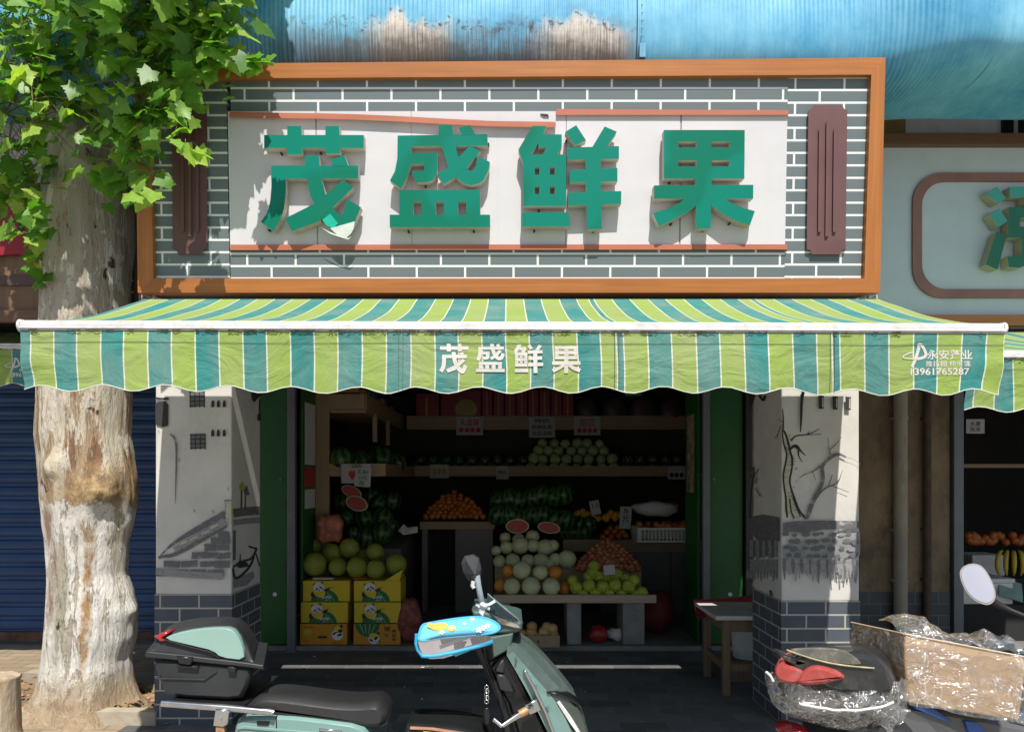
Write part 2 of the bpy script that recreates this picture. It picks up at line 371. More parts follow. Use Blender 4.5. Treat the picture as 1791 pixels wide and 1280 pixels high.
for row,(y,xs) in enumerate(((866,(438,)),(902,(400,458)),(940,(358,436)),(985,(295,382,455)),(1035,(140,238,345,430)),(1085,(90,190,290,390)))):
    for x in xs:
        wd=(32,38,34,44,46,44)[row]; j=lambda k=3: rs.uniform(-k,k)
        xr=min(x+wd,474)
        m.poly(c1([(x-wd+j(),y-18+j()),(xr+j(),y-19+j()),(xr+j(),y+19+j()),(x-wd+j(),y+20+j())]),KG)
m.st(c1([(50,1075),(220,1095),(430,1105)]),12,KP)
for x,y in ((268,730),(182,440),(376,735),(462,605),(60,250)): m.st(c1([(x,y-9),(x+2,y+10)]),1.2,KB,0)
m.mb.obj('mural',pl)
m=Mural(sideL)
m.st(c1([(484,745),(560,735),(638,730)]),15,KG,0); m.st(c1([(484,800),(560,790),(638,785)]),10,KP,0)
m.poly(c1([(482,845),(498,842),(498,1010),(482,1018)]),KG)
m.poly(c1([(484,1120),(600,1080),(605,1110),(560,1160),(484,1175)]),KP)
m.st(c1([(482,1060),(490,1125),(530,1105),(590,1040),(615,940)]),[3,5,4,4,2.5],KB); m.st(c1([(482,1055),(530,1020),(590,1010),(618,950)]),3,KB)
m.poly(c1([(500,1050),(520,1015),(560,1025),(575,1050),(520,1060)]),KB); m.st(c1([(570,935),(615,950)]),3,KB,0); m.st(c1([(612,975),(634,1048)]),2,KB,0); m.st(c1([(522,980),(522,1020)]),1.3,KB,0)
m.poly(c1([(516,590),(538,565),(548,590),(535,615),(520,610)]),M('yellow_paint',(.45,.36,.04),.8)); m.st(c1([(530,612),(528,720)]),1.8,KB,0)
m.poly(c1([(540,615),(560,585),(576,640),(552,645)]),KG); m.st(c1([(552,645),(550,718)]),1.8,redink,0)
m.poly(c1([(585,30),(640,40),(640,70),(600,110),(588,90)]),KB); m.poly(c1([(622,180),(640,175),(640,215),(622,215)]),KB); m.st(c1([(505,0),(520,20)]),4,KB,0); m.st(c1([(632,90),(634,180)]),2,KB,0)
m.mb.obj('mural',pl)
m=Mural(front)
tr=[(487,262),(505,290),(520,340),(530,390),(545,440),(540,500),(525,560),(540,620),(560,670),(580,730),(620,775)]
tl=[(487,262),(488,320),(500,370),(515,410),(500,480),(490,530),(497,600),(507,660),(508,720),(515,770)]
m.poly(c2(tr+[(590,765),(575,780),(555,760),(545,785),(530,740)]+tl[::-1][:-1]),KC)
m.st(c2(tr),[2.5,3.5,4,4,3.2,3.2,3.2,3.5,3.5,4,3],KB); m.st(c2(tl),[2,2.5,3,3,3,3,3,3,4,3],KB)
m.st(c2([(487,148),(492,200),(490,262)]),[1.6,2.4,3],KB); m.st(c2([(478,240),(460,290),(455,320)]),1.4,KB); m.st(c2([(485,225),(460,205)]),1,KB); m.st(c2([(470,275),(440,320)]),1,KB)
m.st(c2([(535,332),(560,300),(620,297),(660,285),(698,262)]),[2.6,2.2,1.8,1.4,.8],KB); m.st(c2([(620,297),(710,293)]),1,KB); m.st(c2([(625,298),(640,278)]),1.2,KB)
m.st(c2([(530,378),(565,350),(590,390),(620,415)]),[4,4,3,1],KB); m.st(c2([(540,360),(580,375),(575,415),(600,452)]),[3,3,2,1],KB)
m.st(c2([(527,660),(535,740),(555,775)]),2.2,KB); m.st(c2([(545,650),(560,700),(590,765)]),2,KB)
for k in range(30):
    y=rs.uniform(300,740); x=505+ (y-300)*.07+rs.uniform(-8,22)+(18 if 400<y<500 else 0); m.st(c2([(x,y),(x+rs.uniform(4,12),y+rs.uniform(-3,3))]),rs.uniform(.8,1.8),KB,0)
m.st(c2([(608,775),(625,770),(650,690),(700,600),(718,540),(705,475),(750,430),(800,402),(845,425)]),[3,8,8,7,6.5,5.5,5.5,5,3],KG)
m.st(c2([(755,410),(742,350),(745,305)]),[2.4,1.8,.8],KG); m.st(c2([(755,380),(790,350),(820,308)]),[2,1.6,.6],KG)
m.st(c2([(700,475),(655,510),(600,525),(555,570)]),[3,2,1.4,.6],KG); m.st(c2([(655,510),(675,560)]),1.4,KP)
m.st(c2([(670,665),(720,600),(800,575),(825,500)]),[3.4,2.6,2,.8],KG); m.st(c2([(745,590),(767,525)]),1.6,KG); m.st(c2([(760,585),(860,625)]),1.2,KG); m.st(c2([(845,425),(900,440),(930,470)]),[1.4,.9,.4],KP)
m.st(c2([(602,40),(590,100),(588,200),(584,280)]),[6,5.5,4.5,2],KB)
for x,y in ((702,108),(782,112),(856,115)): m.poly(c2([(x-16,y-36),(x+16,y-34),(x+14,y+42),(x-14,y+40)]),KB); m.poly(c2([(x+6,y-26),(x+13,y-24),(x+12,y+32),(x+5,y+30)]),KC)
m.poly(c2([(484,800),(560,790),(700,785),(924,790),(924,830),(700,840),(610,855),(484,850)]),KG)
m.poly(c2([(484,930),(924,850),(924,985),(484,1000)]),KP)
for k in range(34):
    row=k%4; x=500+ (k//4)*52+rs.uniform(-14,14)+ (22 if row%2 else 0); y=865+row*40+rs.uniform(-7,7); rx=rs.uniform(15,30); ry=rs.uniform(9,17)
    if x+rx*1.2<922: m.poly(c2([(x+rx*math.cos(a)*(1+rs.uniform(-.2,.2)),y+ry*math.sin(a)*(1+rs.uniform(-.2,.2))) for a in [i*.785 for i in range(8)]]),KG if x<800 or k%3 else KP)
for k in range(26):
    x=490+k*16.2; y0=1005+rs.uniform(-6,8); m.st(c2([(x,y0),(x+rs.uniform(-6,6),y0+50),(x+rs.uniform(-8,8),y0+rs.uniform(80,135))]),[7,6,2],KP if k%3 else KG)
m.mb.obj('mural',pr)
m=Mural(sideR)
m.poly(c2([(306,765),(380,752),(475,770),(475,905),(345,905),(306,850)]),KG)
for k in range(9): x=312+k*18; m.st(c2([(x,900),(x+rs.uniform(-4,4),950),(x,1000+rs.uniform(-8,10))]),6,KG if k%2 else KP,0); m.st(c2([(x,1010),(x,1050),(x+2,1120+rs.uniform(-15,20))]),[6,6,2],KP)
m.poly(c2([(306,70),(336,66),(320,130),(306,170)]),KB); m.st(c2([(360,70),(385,105),(394,72)]),4,KB)
m.st(c2([(307,770),(312,660),(325,560),(330,480)]),[3,2.4,2,1],KB)
for k in range(14): x=rs.uniform(312,345); y=rs.uniform(460,600); m.st(c2([(x,y),(x+rs.uniform(-16,20),y-rs.uniform(5,40))]),1.2,KB,0)
m.st(c2([(340,600),(350,615),(372,650)]),1.6,KB); m.st(c2([(425,1188),(436,1222)]),3,KB,0)
m.mb.obj('mural',pr)

# ================================================================= BLUE CORRUGATED CANOPY
t=NT('blue_corrugated_metal'); X=t.xyz(); v=t.coord()
n1=t.noise(t.coord((1.3,1,1)),1.6,7,.7); st=t.noise(t.coord((34,6,1.6)),1.0,6,.7); fine=t.noise(v,26,6,.7)
base=t.mix(t.step(n1,.35,.7),lin(66,148,190),lin(132,196,222))
base=t.mix(t.math('MULTIPLY',t.step(st,.45,.75),.30),base,lin(34,116,156))
inx=t.math('MULTIPLY',t.step(X[0],-1.55,-1.1),t.math('SUBTRACT',1.0,t.step(X[0],.62,.80)))
zz=X[2]; ragged=t.noise(t.coord((2.2,.01,.01)),1.7,5,.65)
h=t.math('SUBTRACT',t.math('MULTIPLY_ADD',ragged,.50,3.87),zz)              # >0 below the ragged flaking limit
low=t.step(h,-.02,.05)
patch=t.math('ADD',t.math('MULTIPLY',t.step(zz,4.36,4.20),0.0),t.math('MAXIMUM',t.math('MULTIPLY',t.step(X[0],-.86,-.70),t.math('SUBTRACT',1.0,t.step(X[0],-.40,-.30))),t.math('MULTIPLY',t.step(X[0],.08,.30),t.math('SUBTRACT',1.0,t.step(X[0],.68,.76)))))
flake=t.math('MULTIPLY',t.math('MULTIPLY',low,inx),t.math('MULTIPLY',patch,t.step(t.math('MULTIPLY_ADD',fine,.35,n1),.42,.60)))
base=t.mix(flake,base,lin(205,198,190))
streak=t.noise(t.coord((110,4,3.0)),1.0,6,.75); soot=t.noise(t.coord((2.5,1,3.5)),2.2,6,.7)
grim=t.math('MULTIPLY',t.step(t.math('MULTIPLY_ADD',t.step(zz,4.16,3.90),.50,soot),.56,.90),inx)
base=t.mix(t.math('MULTIPLY',grim,.75),base,(.10,.085,.08))
rust=t.math('MULTIPLY',t.step(t.math('MULTIPLY_ADD',t.step(zz,4.2,3.90),.22,streak),.585,.70),t.math('MULTIPLY',inx,low))
base=t.mix(t.math('MULTIPLY',rust,.62),base,(.05,.04,.038))
edge=t.math('MULTIPLY',t.math('MULTIPLY',t.step(h,-.03,.01),t.math('SUBTRACT',1.0,t.step(h,.02,.07))),t.math('MULTIPLY',inx,t.step(fine,.52,.60)))
base=t.mix(t.math('MULTIPLY',edge,.85),base,(.035,.02,.015))
t.set(Base_Color=base,Roughness=.5,Metallic=.0,Specular_IOR_Level=.4)
wv=t.math('SINE',t.math('MULTIPLY',X[0],2*math.pi/.026)); q=t.bump(t.math('MULTIPLY_ADD',fine,.5,wv),.32,.0035)
blue=t.mat
prof=chaikin([(1.3,5.45),(.75,5.30),(.3,5.05),(-.05,4.72),(-.20,4.42),(-.225,4.15),(-.205,3.93),(-.12,3.825),(.02,3.80),(.24,3.80),(.37,3.80),(.382,3.83),(.39,4.3)],3)
can=thing('metal_canopy','long faded blue corrugated metal canopy with flaking rust above the sign','canopy')
xs=[-9,P(495,0,4.25).x,P(795,0,4.25).x,P(1120,0,4.25).x,P(1447,0,4.25).x,P(1715,0,4.3).x,10]
for k in range(6):
    o=(0,.012,.0,.014,.003,-.004)[k]
    def fn(u,vv,k=k,o=o):
        i=vv*(len(prof)-1); a=int(min(i,len(prof)-2)); fr_=i-a; y=prof[a][0]*(1-fr_)+prof[a+1][0]*fr_; z=prof[a][1]*(1-fr_)+prof[a+1][1]*fr_
        x=xs[k]-.012+(xs[k+1]-xs[k]+.02)*u
        sx=min(1,max(0,(x-2.0)/.6)); y-=.20*sx*sx*(3-2*sx)*min(1,max(0,(.66-y)/.85))*min(1,max(0,(4.9-z)/.4))
        return (x,y-o+.012*mnoise.noise(Vector((x*1.6,z*2,k))),z+.010*mnoise.noise(Vector((x*1.2,y*2,5+k))))
    MB().grid(fn,max(6,int((xs[k+1]-xs[k])*14)),len(prof)-1,blue).obj('canopy_sheet',can)
q=MB(); x=xs[3]
q.box((x-.004,-.25,3.90),(x+.03,-.222,3.98),blue)
for k in range(6): q.add([(x,-.222,4.22-k*.045),(x+.016,-.25,4.20-k*.045),(x+.004,-.226,4.18-k*.045)],[(0,1,2)],blue)
q.obj('torn_edge',can)

# ================================================================= MAIN SIGN
SL=Vector((0,-.24,2.555)); TH=.05
sign=thing('shop_sign','wide wood framed shop sign with big green characters on cream and painted brick','shop sign',SL); sign.rotation_euler=(TH,0,0)
RI=Matrix.Rotation(-TH,3,'X'); CAMV=Vector((0,CAMY,CAMZ)); cl=RI@(CAMV-SL)
def SP(px,py,off):
    d=RI@Vector(((px-CX)/F,1,-(py-CY)/F)); k=(off-cl.y)/d.y; return cl+d*k
woodh=woodmat('orange_wood_rail',lin(150,88,34),lin(178,112,50),'x',.5,45); woodv=woodmat('orange_wood_stile',lin(150,88,34),lin(178,112,50),'z',.5,45)
E_=-.036
BL,BR,TR,TL=(241,512),(1539,512),(1549,101),(236,113); bl,br,trr,tll=(268,487),(1512,487),(1524,131),(263,138)
q=MB()
for poly,mt in (([TL,TR,trr,tll],woodh),([bl,br,BR,BL],woodh),([TL,tll,bl,BL],woodv),([trr,TR,BR,br],woodv)):
    f=[SP(x,y,E_) for x,y in poly]; q.prism(f,[Vector((p.x,.05,p.z)) for p in f],mt)
q.obj('frame',sign,bevel=.002)
a=SP(*BL,E_); c=SP(*TR,E_)
MB().box((a.x+.02,.052,a.z+.01),(c.x-.02,.34,c.z-.22),M('dark_sign_box',(.05,.045,.04),.8)).obj('case',sign)
bk=[brickmat('printed_brick',(.120,.150,.157),(.130,.160,.166),(.74,.74,.73),.277,.0695,.0062,'x',ox,oz,.35,0,(.3,.3,.29),.06) for ox,oz in ((.10,.02),(.17,.031),(.03,.012))]
def panel(x0,y0,x1,y1,off,m,name,parent=sign):
    a=SP(x0,y0,off); c=SP(x1,y1,off)
    return MB().box((min(a.x,c.x),off,min(a.z,c.z)),(max(a.x,c.x),.049,max(a.z,c.z)),m).obj(name,parent)
panel(255,128,402,494,.0,bk[0],'brick_panel'); panel(402.5,128,1378,200,.001,bk[1],'brick_panel'); panel(402.5,430,1378,494,.001,bk[2],'brick_panel'); panel(1378.5,128,1530,494,.0,bk[0],'brick_panel')
t=NT('cream_sign_sheet'); X=t.xyz(); v=t.coord()
n1=t.noise(v,1.6,4); n2=t.noise(t.coord((9,1,.9)),1.0,5,.6)
t.set(Base_Color=t.mix(t.math('MULTIPLY',t.step(n2,.55,.85),.14),t.mix(t.step(n1,.3,.7),(.54,.53,.55),(.59,.58,.60)),(.40,.39,.35)),Roughness=.55); t.bump(n1,.25,.03); cream=t.mat
q=MB()
cuts=[402.5,554,720,871,990,1190,1377.5]
for i in range(6):
    a=SP(cuts[i]+.14,435,-.004); c=SP(cuts[i+1]-.14,195,-.004); q.box((a.x,-.004,a.z),(c.x,.0,c.z),cream)
a=SP(403,435,.001); c=SP(1377,195,.001); q.box((a.x,.0005,a.z),(c.x,.006,c.z),M('cream_backing',(.33,.32,.30),.8)); q.obj('cream_sheet',sign)
red=woodmat('red_brown_trim',lin(168,96,72),lin(186,112,86),'x',.55,30)
q=MB(); top=[(402,196),(480,197.5),(560,198.5),(620,200),(700,203.5),(780,208),(860,212),(972,213.5)]; bot=[(x,y+9.5) for x,y in top]
q.pris(top+bot[::-1],SP,-.034,-.018,red); q.obj('sagging_trim',sign)
MB().pris([(973,191),(1379,193),(1379,201.5),(973,201.5)],SP,-.02,-.003,red).obj('trim',sign)
MB().pris([(403,428),(1377,427.5),(1377,436.5),(403,437.5)],SP,-.02,-.003,red).obj('trim',sign)
MB().pris([(945,199),(958,200),(960,204),(950,203)],SP,-.012,-.005,black).obj('peeled_tab',sign)
t=NT('green_vinyl'); n=t.noise(t.coord(),3,4); s2=t.noise(t.coord(),1.3,2,.4)
t.set(Base_Color=t.mix(t.step(s2,.47,.50),(.0008,.155,.098),(.0008,.185,.135)),Roughness=.42,Specular_IOR_Level=.2); vinyl=t.mat
bev=M('letter_side',(.52,.47,.40),.6,var=.1,dirt=(.25,.2,.15))
for key,ox in (('mao',440),('sheng',670),('xian',890),('guo',1120)):
    q=MB(); fpx=lambda x,y,o,ox=ox: SP(ox+x/5.818,200+y/5.818,o)
    for i,poly in enumerate(GLY[key]):
        fz=-.078-.0004*i; f=[fpx(x,y,fz) for x,y in poly]; q.prism(f,[Vector((p.x,-.022,p.z)) for p in f],vinyl,bev)
    o=q.obj('sign_character',sign)
    for x,y in {'mao':[(300,398),(175,1178),(890,1235),(700,390)],'sheng':[(258,1192),(922,1188),(430,728),(1070,300)],'xian':[(258,1184),(305,978),(585,268),(700,930),(860,1190)],'guo':[(315,1115),(910,1110),(640,1180),(300,690)]}[key]:
        p=fpx(x,y,-.03); MB().tube([(p.x,-.03,p.z),(p.x,-.004,p.z)],.006,black,8).obj('bolt',o)
    if key=='mao':
        pw=M('peeled_film',(.55,.6,.55),.4); k=MB()
        k.pris([(800,1160),(1050,1090),(1040,1160),(1010,1215),(960,1262),(880,1235)],lambda x,y,o_:fpx(x,y,o_),-.0845,-.083,pw)
        k.pris([(705,1150),(800,1215),(900,1250),(985,1275),(1020,1240),(985,1262),(880,1232),(790,1195)],lambda x,y,o_:fpx(x,y,o_),-.088,-.0865,M('film_edge',(.7,.7,.66),.4))
        k.pris([(720,1075),(800,1010),(880,1110),(830,1165),(760,1130)],lambda x,y,o_:fpx(x,y,o_),-.0836,-.083,M('teal_film',lin(20,175,150),.35))
        k.obj('peeling_patch',o)
# carved plaques
pm=M('maroon_plaque',lin(98,66,66),.55,var=.06); pmd=M('maroon_recess',lin(60,38,40),.6)
def plaque(x0,x1,y0,y1,sl):
    n=9; f=lambda x,y,o:SP(x,y,o)
    pts=[(x0+n,y0),(x1-n,y0),(x1-n*.6,y0+n*.8),(x1,y0+n),(x1+sl,y1-n),(x1-n*.8+sl,y1-n*.8),(x1-n+sl,y1),(x0+n+sl,y1),(x0+n*.8+sl,y1-n*.8),(x0+sl,y1-n),(x0,y0+n),(x0+n*.6,y0+n*.8)]
    o=MB().pris(pts,f,-.022,-.001,pm).obj('plaque',sign,bevel=.002)
    q=MB(); xm=(x0+x1)/2; h=y1-y0
    for dx,a,b_ in ((-13,.16,.85),(0,.11,.88),(13,.16,.85)):
        q.pris([(xm+dx-2.5,y0+h*a),(xm+dx+2.5,y0+h*a),(xm+dx+2.5+sl*.6,y0+h*b_),(xm+dx-2.5+sl*.6,y0+h*b_)],f,-.034,-.0215,pm)
    q.obj('carved_rib',o)
plaque(1414,1482,184,445,-3); plaque(301,362,186,444,1)
for px in (258,1524):
    p=P(px,514,4.30)
    q=MB().box((p.x-.035,-.2,2.50),(p.x+.035,-.04,2.512),white_paint).box((p.x-.035,-.2,2.512),(p.x-.03,-.04,2.552),white_paint).box((p.x+.03,-.2,2.512),(p.x+.035,-.04,2.552),white_paint)
    o=q.obj('awning_bracket'); tag(o,'white metal awning bracket under the sign frame corner, '+('by the tree' if px<500 else 'by the neighbouring grey sign'),'bracket','awning brackets')

# ================================================================= STRIPED AWNINGS
def cloth(nm,c,tr):
    t=NT(nm); v=t.coord(); n=t.noise(v,2.2,6,.7); f=t.noise(t.coord((160,160,60)),1,3); d=t.noise(t.coord((3,3,1.2)),1.4,7,.7)
    q=t.mix(t.step(n,.35,.75),c,tuple(x*.86 for x in c)); q=t.mix(t.math('MULTIPLY',t.step(d,.42,.74),.48),q,(.34,.32,.25))
    t.set(Base_Color=q,Roughness=.7,Specular_IOR_Level=.3)
    tl=t.n('BsdfTranslucent'); t.l(q,tl.inputs[0]); mx=t.n('MixShader'); mx.inputs[0].default_value=tr; t.l(t.b.outputs[0],mx.inputs[1]); t.l(tl.outputs[0],mx.inputs[2]); t.l(mx.outputs[0],t.out.inputs[0])
    wr=t.noise(t.coord((1.2,1,2.2)),3.2,4,.55,1.2); t.bump(t.math('ADD',t.math('MULTIPLY_ADD',f,.12,n),t.math('MULTIPLY',wr,2.6)),.5,.014); return t.mat
lime=cloth('lime_canvas',lin(145,170,82),.10); teal=cloth('teal_canvas',lin(56,134,130),.10); wline=cloth('white_line_canvas',(.66,.68,.56),.08); hem=M('hem_binding',(.62,.63,.56),.7)
prnt=M('white_print',(.60,.57,.53),.75,var=.10,vs=14,dirt=(.35,.38,.33),dirtamt=.6)
BX=[40,57.8,98.4,138.4,180.7,220.5,262.5,303.5,344.5,385.5,427,468,509.5,551,592,634.6,676.6,719.5,761,801.5,842.5,883.8,924.8,965.5,1007.8,1048.4,1076,1088.7,1130.7,1172,1215,1256,1298.5,1340.5,1383,1425,1452,1465.4,1508.4,1551,1594,1636,1679,1722,1753]
CR=[-40,70,181,292,400,510,630,729,836,945,1048,1155,1263,1372,1485,1597,1706,1815]
DA=3.12; ZA=1.5+259/F*DA
def awning(label,dx,yf,zl,zr,yb,zb,nearset,group='striped shop awnings',i0=0,i1=None,seams=(702,1077,1452),drop=.239):
    d=CAMY*-1+yf
    bx=BX[i0:i1]; X=[(p-CX)/F*DA+dx for p in bx]; xl,xr=X[0],X[-1]
    zf=lambda x: zl+(zr-zl)*(x-xl)/(xr-xl)
    t=thing('striped_awning',label,'awning',(0,0,0),group)
    def cols():
        out=[]
        for k in range(len(X)-1):
            mt=teal if (k+i0)%2==0 else lime; a=X[k]+(.0028 if k else 0); b_=X[k+1]-.0028
            nn=5 if X[k+1]-X[k]>.06 else 2
            for j in range(nn): out.append((a+(b_-a)*j/nn,mt))
            out.append((b_,wline))
        return out
    cs=cols(); xs_=[c[0] for c in cs]+[xr]; N=len(cs)
    sag=.030; bh=.034
    def top(u,v):
        x=xs_[int(round(u*N))]; y=yb+(yf-yb)*v; za=zf(x)+bh*.75; z=zb+(za-zb)*v-4*sag*v*(1-v)*(.9+.25*mnoise.noise(Vector((x*1.1,v,2))))
        z+=.007*mnoise.noise(Vector((x*3,v*3,.3)))*min(1,4*v*(1-v)*2)
        return (x,y,z)
    MB().grid(top,N,22,lime,True,lambda i,j:cs[i][1]).obj('top_canvas',t)
    def bot(x):
        px=(x-dx)/DA*F+CX
        for k in range(len(CR)-1):
            if CR[k]<=px<=CR[k+1]:
                ph=(px-CR[k])/(CR[k+1]-CR[k]); break
        else: ph=.5
        return zf(x)-drop-.014*(1-math.cos(2*math.pi*ph))*1.0+.003*math.sin(x*3)
    def vy(x,v):
        e=math.exp(-((x-xr)/.16)**2)+math.exp(-((x-xl)/.12)**2)
        return yf-.018+v*(.011*math.sin(x*5.1)+.010*mnoise.noise(Vector((x*2.3,v*1.2,1)))+.022*mnoise.noise(Vector((x*1.1,v*.8,8)))) + .010*e*math.sin(v*9)*v
    def val(u,v):
        x=xs_[int(round(u*N))]; z1=zf(x)-.008; z=z1+(bot(x)-z1)*v
        kx=x + v*(.012*mnoise.noise(Vector((x*.9,v,3))))-(.030*v*math.exp(-((x-xr)/.3)**2)) + .006*v
        return (kx,vy(x,v),z)
    vo=MB().grid(val,N,9,lime,True,lambda i,j:cs[i][1]).obj('valance',t)
    q=MB(); pts=[(val(i/N,1)) for i in range(0,N+1,2)]
    q.tube(pts,.0022,hem,5); q.obj('hem',vo)
    q=MB(); stitch=M('stitch_thread',(.10,.16,.10),.9)
    for px in seams:
        x=(px-CX)/F*DA+dx
        if xl<x<xr:
            for o in (-.008,.010): q.tube([(x+o,vy(x+o,v/8)-.003,zf(x)-.012+(bot(x)-zf(x)+.012)*v/8) for v in range(9)],.0010,stitch,4)
    q.tube([(x,vy(x,.16)-.003,zf(x)-.008-.05) for x in [xl+(xr-xl)*i/120 for i in range(121)]],.0009,stitch,4)
    q.obj('seam',vo)
    # aluminium front bar in three lips, grimy below
    q=MB()
    for k,(z0,z1,y0) in enumerate(((.012,.032,-.020),(-.003,.010,-.028),(-.010,-.004,-.022))):
        a=xl-.002; b_=xr+.0
        vs=[(a,yf+y0,zl+z0),(b_,yf+y0,zr+z0),(b_,yf+.02,zr+z0),(a,yf+.02,zl+z0),(a,yf+y0,zl+z1),(b_,yf+y0,zr+z1),(b_,yf+.02,zr+z1),(a,yf+.02,zl+z1)]
        q.add(vs,[(0,3,2,1),(4,5,6,7),(0,1,5,4),(1,2,6,5),(2,3,7,6),(3,0,4,7)],white_paint)
    bar=q.obj('front_bar',t,bevel=.002)
    q=MB(); rr=random.Random(5); gm=M('grime',(.10,.075,.055),.95)
    for k in range(150):
        u=min(.99,max(.01,rr.gauss(.42,.2))); x=xl+(xr-xl)*u; L=rr.uniform(.008,.05)
        pts=[(x+L*i/4,yf-.024-rr.uniform(0,.005),zf(x)-.009+rr.uniform(-.004,.004)) for i in range(5)]
        q.tube(pts,rr.uniform(.0008,.0022),gm,4)
    q.tube([(xl+(xr-xl)*i/60,yf-.020,zf(xl+(xr-xl)*i/60)-.0095) for i in range(61)],.0012,gm,4)
    q.obj('grime_line',bar)
    q=MB()
    for x in (xl-.004,xr+.0):
        z=zf(x); q.tube([(x-.006,yf-.002,z+.012),(x+.006,yf-.002,z+.012)],.027,white_paint,16); q.tube([(x-.01 if x<0 else x+.004,yf-.014,z+.004),(x-.004 if x<0 else x+.010,yf-.014,z+.004)],.006,steel_grey,8)
    q.obj('end_cap',t)
    MB().tube([(xl+.05,yb-.025,zb-.055),(xr-.05,yb-.025,zb-.055)],.022,white_paint,10).obj('roller',t)
    for s_ in (.18,.82):
        xa=xl+(xr-xl)*s_; sg=1 if s_<.5 else -1
        MB().tube([(xa,yb+.05,zb-.14),(xa+sg*.55,(yb+yf)/2+.1,zb-.34),(xa,yf+.035,zf(xa)-.02)],.014,white_paint,8).obj('folding_arm',t)
    def dec(px,py,o):  # print that follows the hanging cloth
        x=(px-CX)/F*DA+dx; z=CAMZ-(py-CY)/F*DA+(zl-ZA); v=(zf(x)-.008-z)/max(.05,zf(x)-.008-bot(x)); return Vector((x,vy(x,min(1,max(0,v)))-.0016-o,z))
    return t,vo,dec
def small_print(vo,dec):
    q=MB()
    q.ribbon([(1591,643),(1596,632),(1600,620),(1603,608)],[4,5.5,5.5,5.5],dec,.0,prnt); q.ribbon(chaikin([(1600,606),(1607,603),(1614,616),(1616,623),(1610,627),(1600,629)],2),5,dec,.0004,prnt)
    q.ribbon(chaikin([(1592,617),(1578,622),(1574,627),(1590,629),(1604,628)],2),[1.5]*0 or 2.4,dec,.0008,prnt)
    put_text(q,'永安蓬业',dec,1617,613,1695,630,.0,prnt,.016); put_text(q,'推拉棚 伸缩篷',dec,1615,632,1692,642.5,.0,prnt,.008); put_text(q,'13961765287',dec,1589,644.5,1690,657,.0,prnt,.022)
    q.obj('printed_contact',vo)
A0=awning('green and teal striped awning with white shop name across its long valance',0,-1.38,ZA,ZA-.0135,-.337,2.495,0)
q=MB()
for key,x0 in (('mao',764),('sheng',829.5),('xian',893.5),('guo',958)):
    for i,poly in enumerate(GLY[key]):
        q.add([A0[2](x0+x/1280*63,597+y/1280*61+(x0-764)*.009,.0002*i) for x,y in inset(poly,9)],[tuple(range(len(poly)))],prnt)
q.obj('printed_name',A0[1]); small_print(A0[1],A0[2])
dxl=-1.0*(1553.5)/F*DA
A1=awning('striped awning edge of the shuttered shop, passing behind the tree trunk',-5.06,.56,2.374,2.374,1.15,2.60,0,i0=24); small_print(A1[1],A1[2])
A2=awning('lower striped awning of the neighbouring fruit shop under a grey sign',4.22,-.92,2.075,2.065,.61,2.50,0,i1=26)

# ================================================================= NEIGHBOURS' SIGNS
sg2=thing('shop_sign','grey shop sign with rounded brown outline and one cut green character','shop sign',(0,.63,0))
d=5.13
f2=lambda px,py,o: P(px,py,d)+Vector((0,-.63-o,0))   # local to root
gp=M('grey_green_sheet',(.55,.63,.67),.5,var=.04)
MB().pris(rc(1520,240,2100,572),f2,-.0,-.06,gp).obj('sheet',sg2)
dk=woodmat('brown_rail',(.14,.075,.04),(.17,.09,.05),'x',.5)
MB().pris(rc(1518,240,2100,259),f2,.06,.001,dk).obj('rail',sg2); MB().pris(rc(1518,553,2100,572),f2,.05,.001,woodmat('tan_rail',lin(170,110,60),lin(185,122,70),'x')).obj('rail',sg2)
ob=[(1720,304),(1645,304)]+[(1645-51*math.sin(a),355-51*math.cos(a)) for a in [i*math.pi/16 for i in range(1,8)]]+[(1594,360),(1594,470)]+[(1645-51*math.cos(a),470+52*math.sin(a)) for a in [i*math.pi/16 for i in range(1,8)]]+[(1645,522),(2100,522)]
ib=[(1720,319),(1652,319)]+[(1652-42*math.sin(a),361-42*math.cos(a)) for a in [i*math.pi/16 for i in range(1,8)]]+[(1610,366),(1610,464)]+[(1652-42*math.cos(a),464+43*math.sin(a)) for a in [i*math.pi/16 for i in range(1,8)]]+[(1652,507),(2100,507)]
ob[0]=(2100,304); ib[0]=(2100,319)
q=MB(); n=len(ob); mv=M('mauve_outline',lin(150,108,98),.55)
fo=[f2(x,y,.02) for x,y in ob]; fi=[f2(x,y,.02) for x,y in ib]; bo=[f2(x,y,.0005) for x,y in ob]; bi=[f2(x,y,.0005) for x,y in ib]
q.add(fo+fi,[(i,i+1,n+i+1,n+i) for i in range(n-1)],mv).add(fo+bo,[(i,n+i,n+i+1,i+1) for i in range(n-1)],mv).add(fi+bi,[(i,i+1,n+i+1,n+i) for i in range(n-1)],mv).obj('outline',sg2)
gd=M('dark_green_vinyl',lin(24,110,84),.4,var=.1); gl=M('teal_vinyl',lin(70,165,155),.4,var=.08); ye=M('pale_letter_side',(.48,.46,.30),.6)
cz=4.571
def f3(x,y,o): return f2(1560+x/cz,280+y/cz,o)
q=MB()
for poly,mt in (([(775,252),(850,345),(780,385),(692,305)],gl),([(790,420),(860,520),(785,572),(715,468)],gl),([(770,605),(850,640),(780,902),(688,865)],gd),(rc(875,252,1260,335),gl),([(985,335),(1150,335),(1120,420),(990,400)],gd),
  ([(868,412),(1180,412),(1180,480),(955,500),(950,640),(860,640)],gd),(rc(862,566,1180,655),gd),([(965,650),(1056,650),(1050,800),(1010,870),(950,888),(868,885),(855,800),(965,797)],gd),(rc(1140,640,1230,900),gd)):
    f=[f3(x,y,.085+.0005*len(q.f)/10) for x,y in poly]; q.prism(f,[Vector((p.x,-.012,p.z)) for p in f],mt,ye)
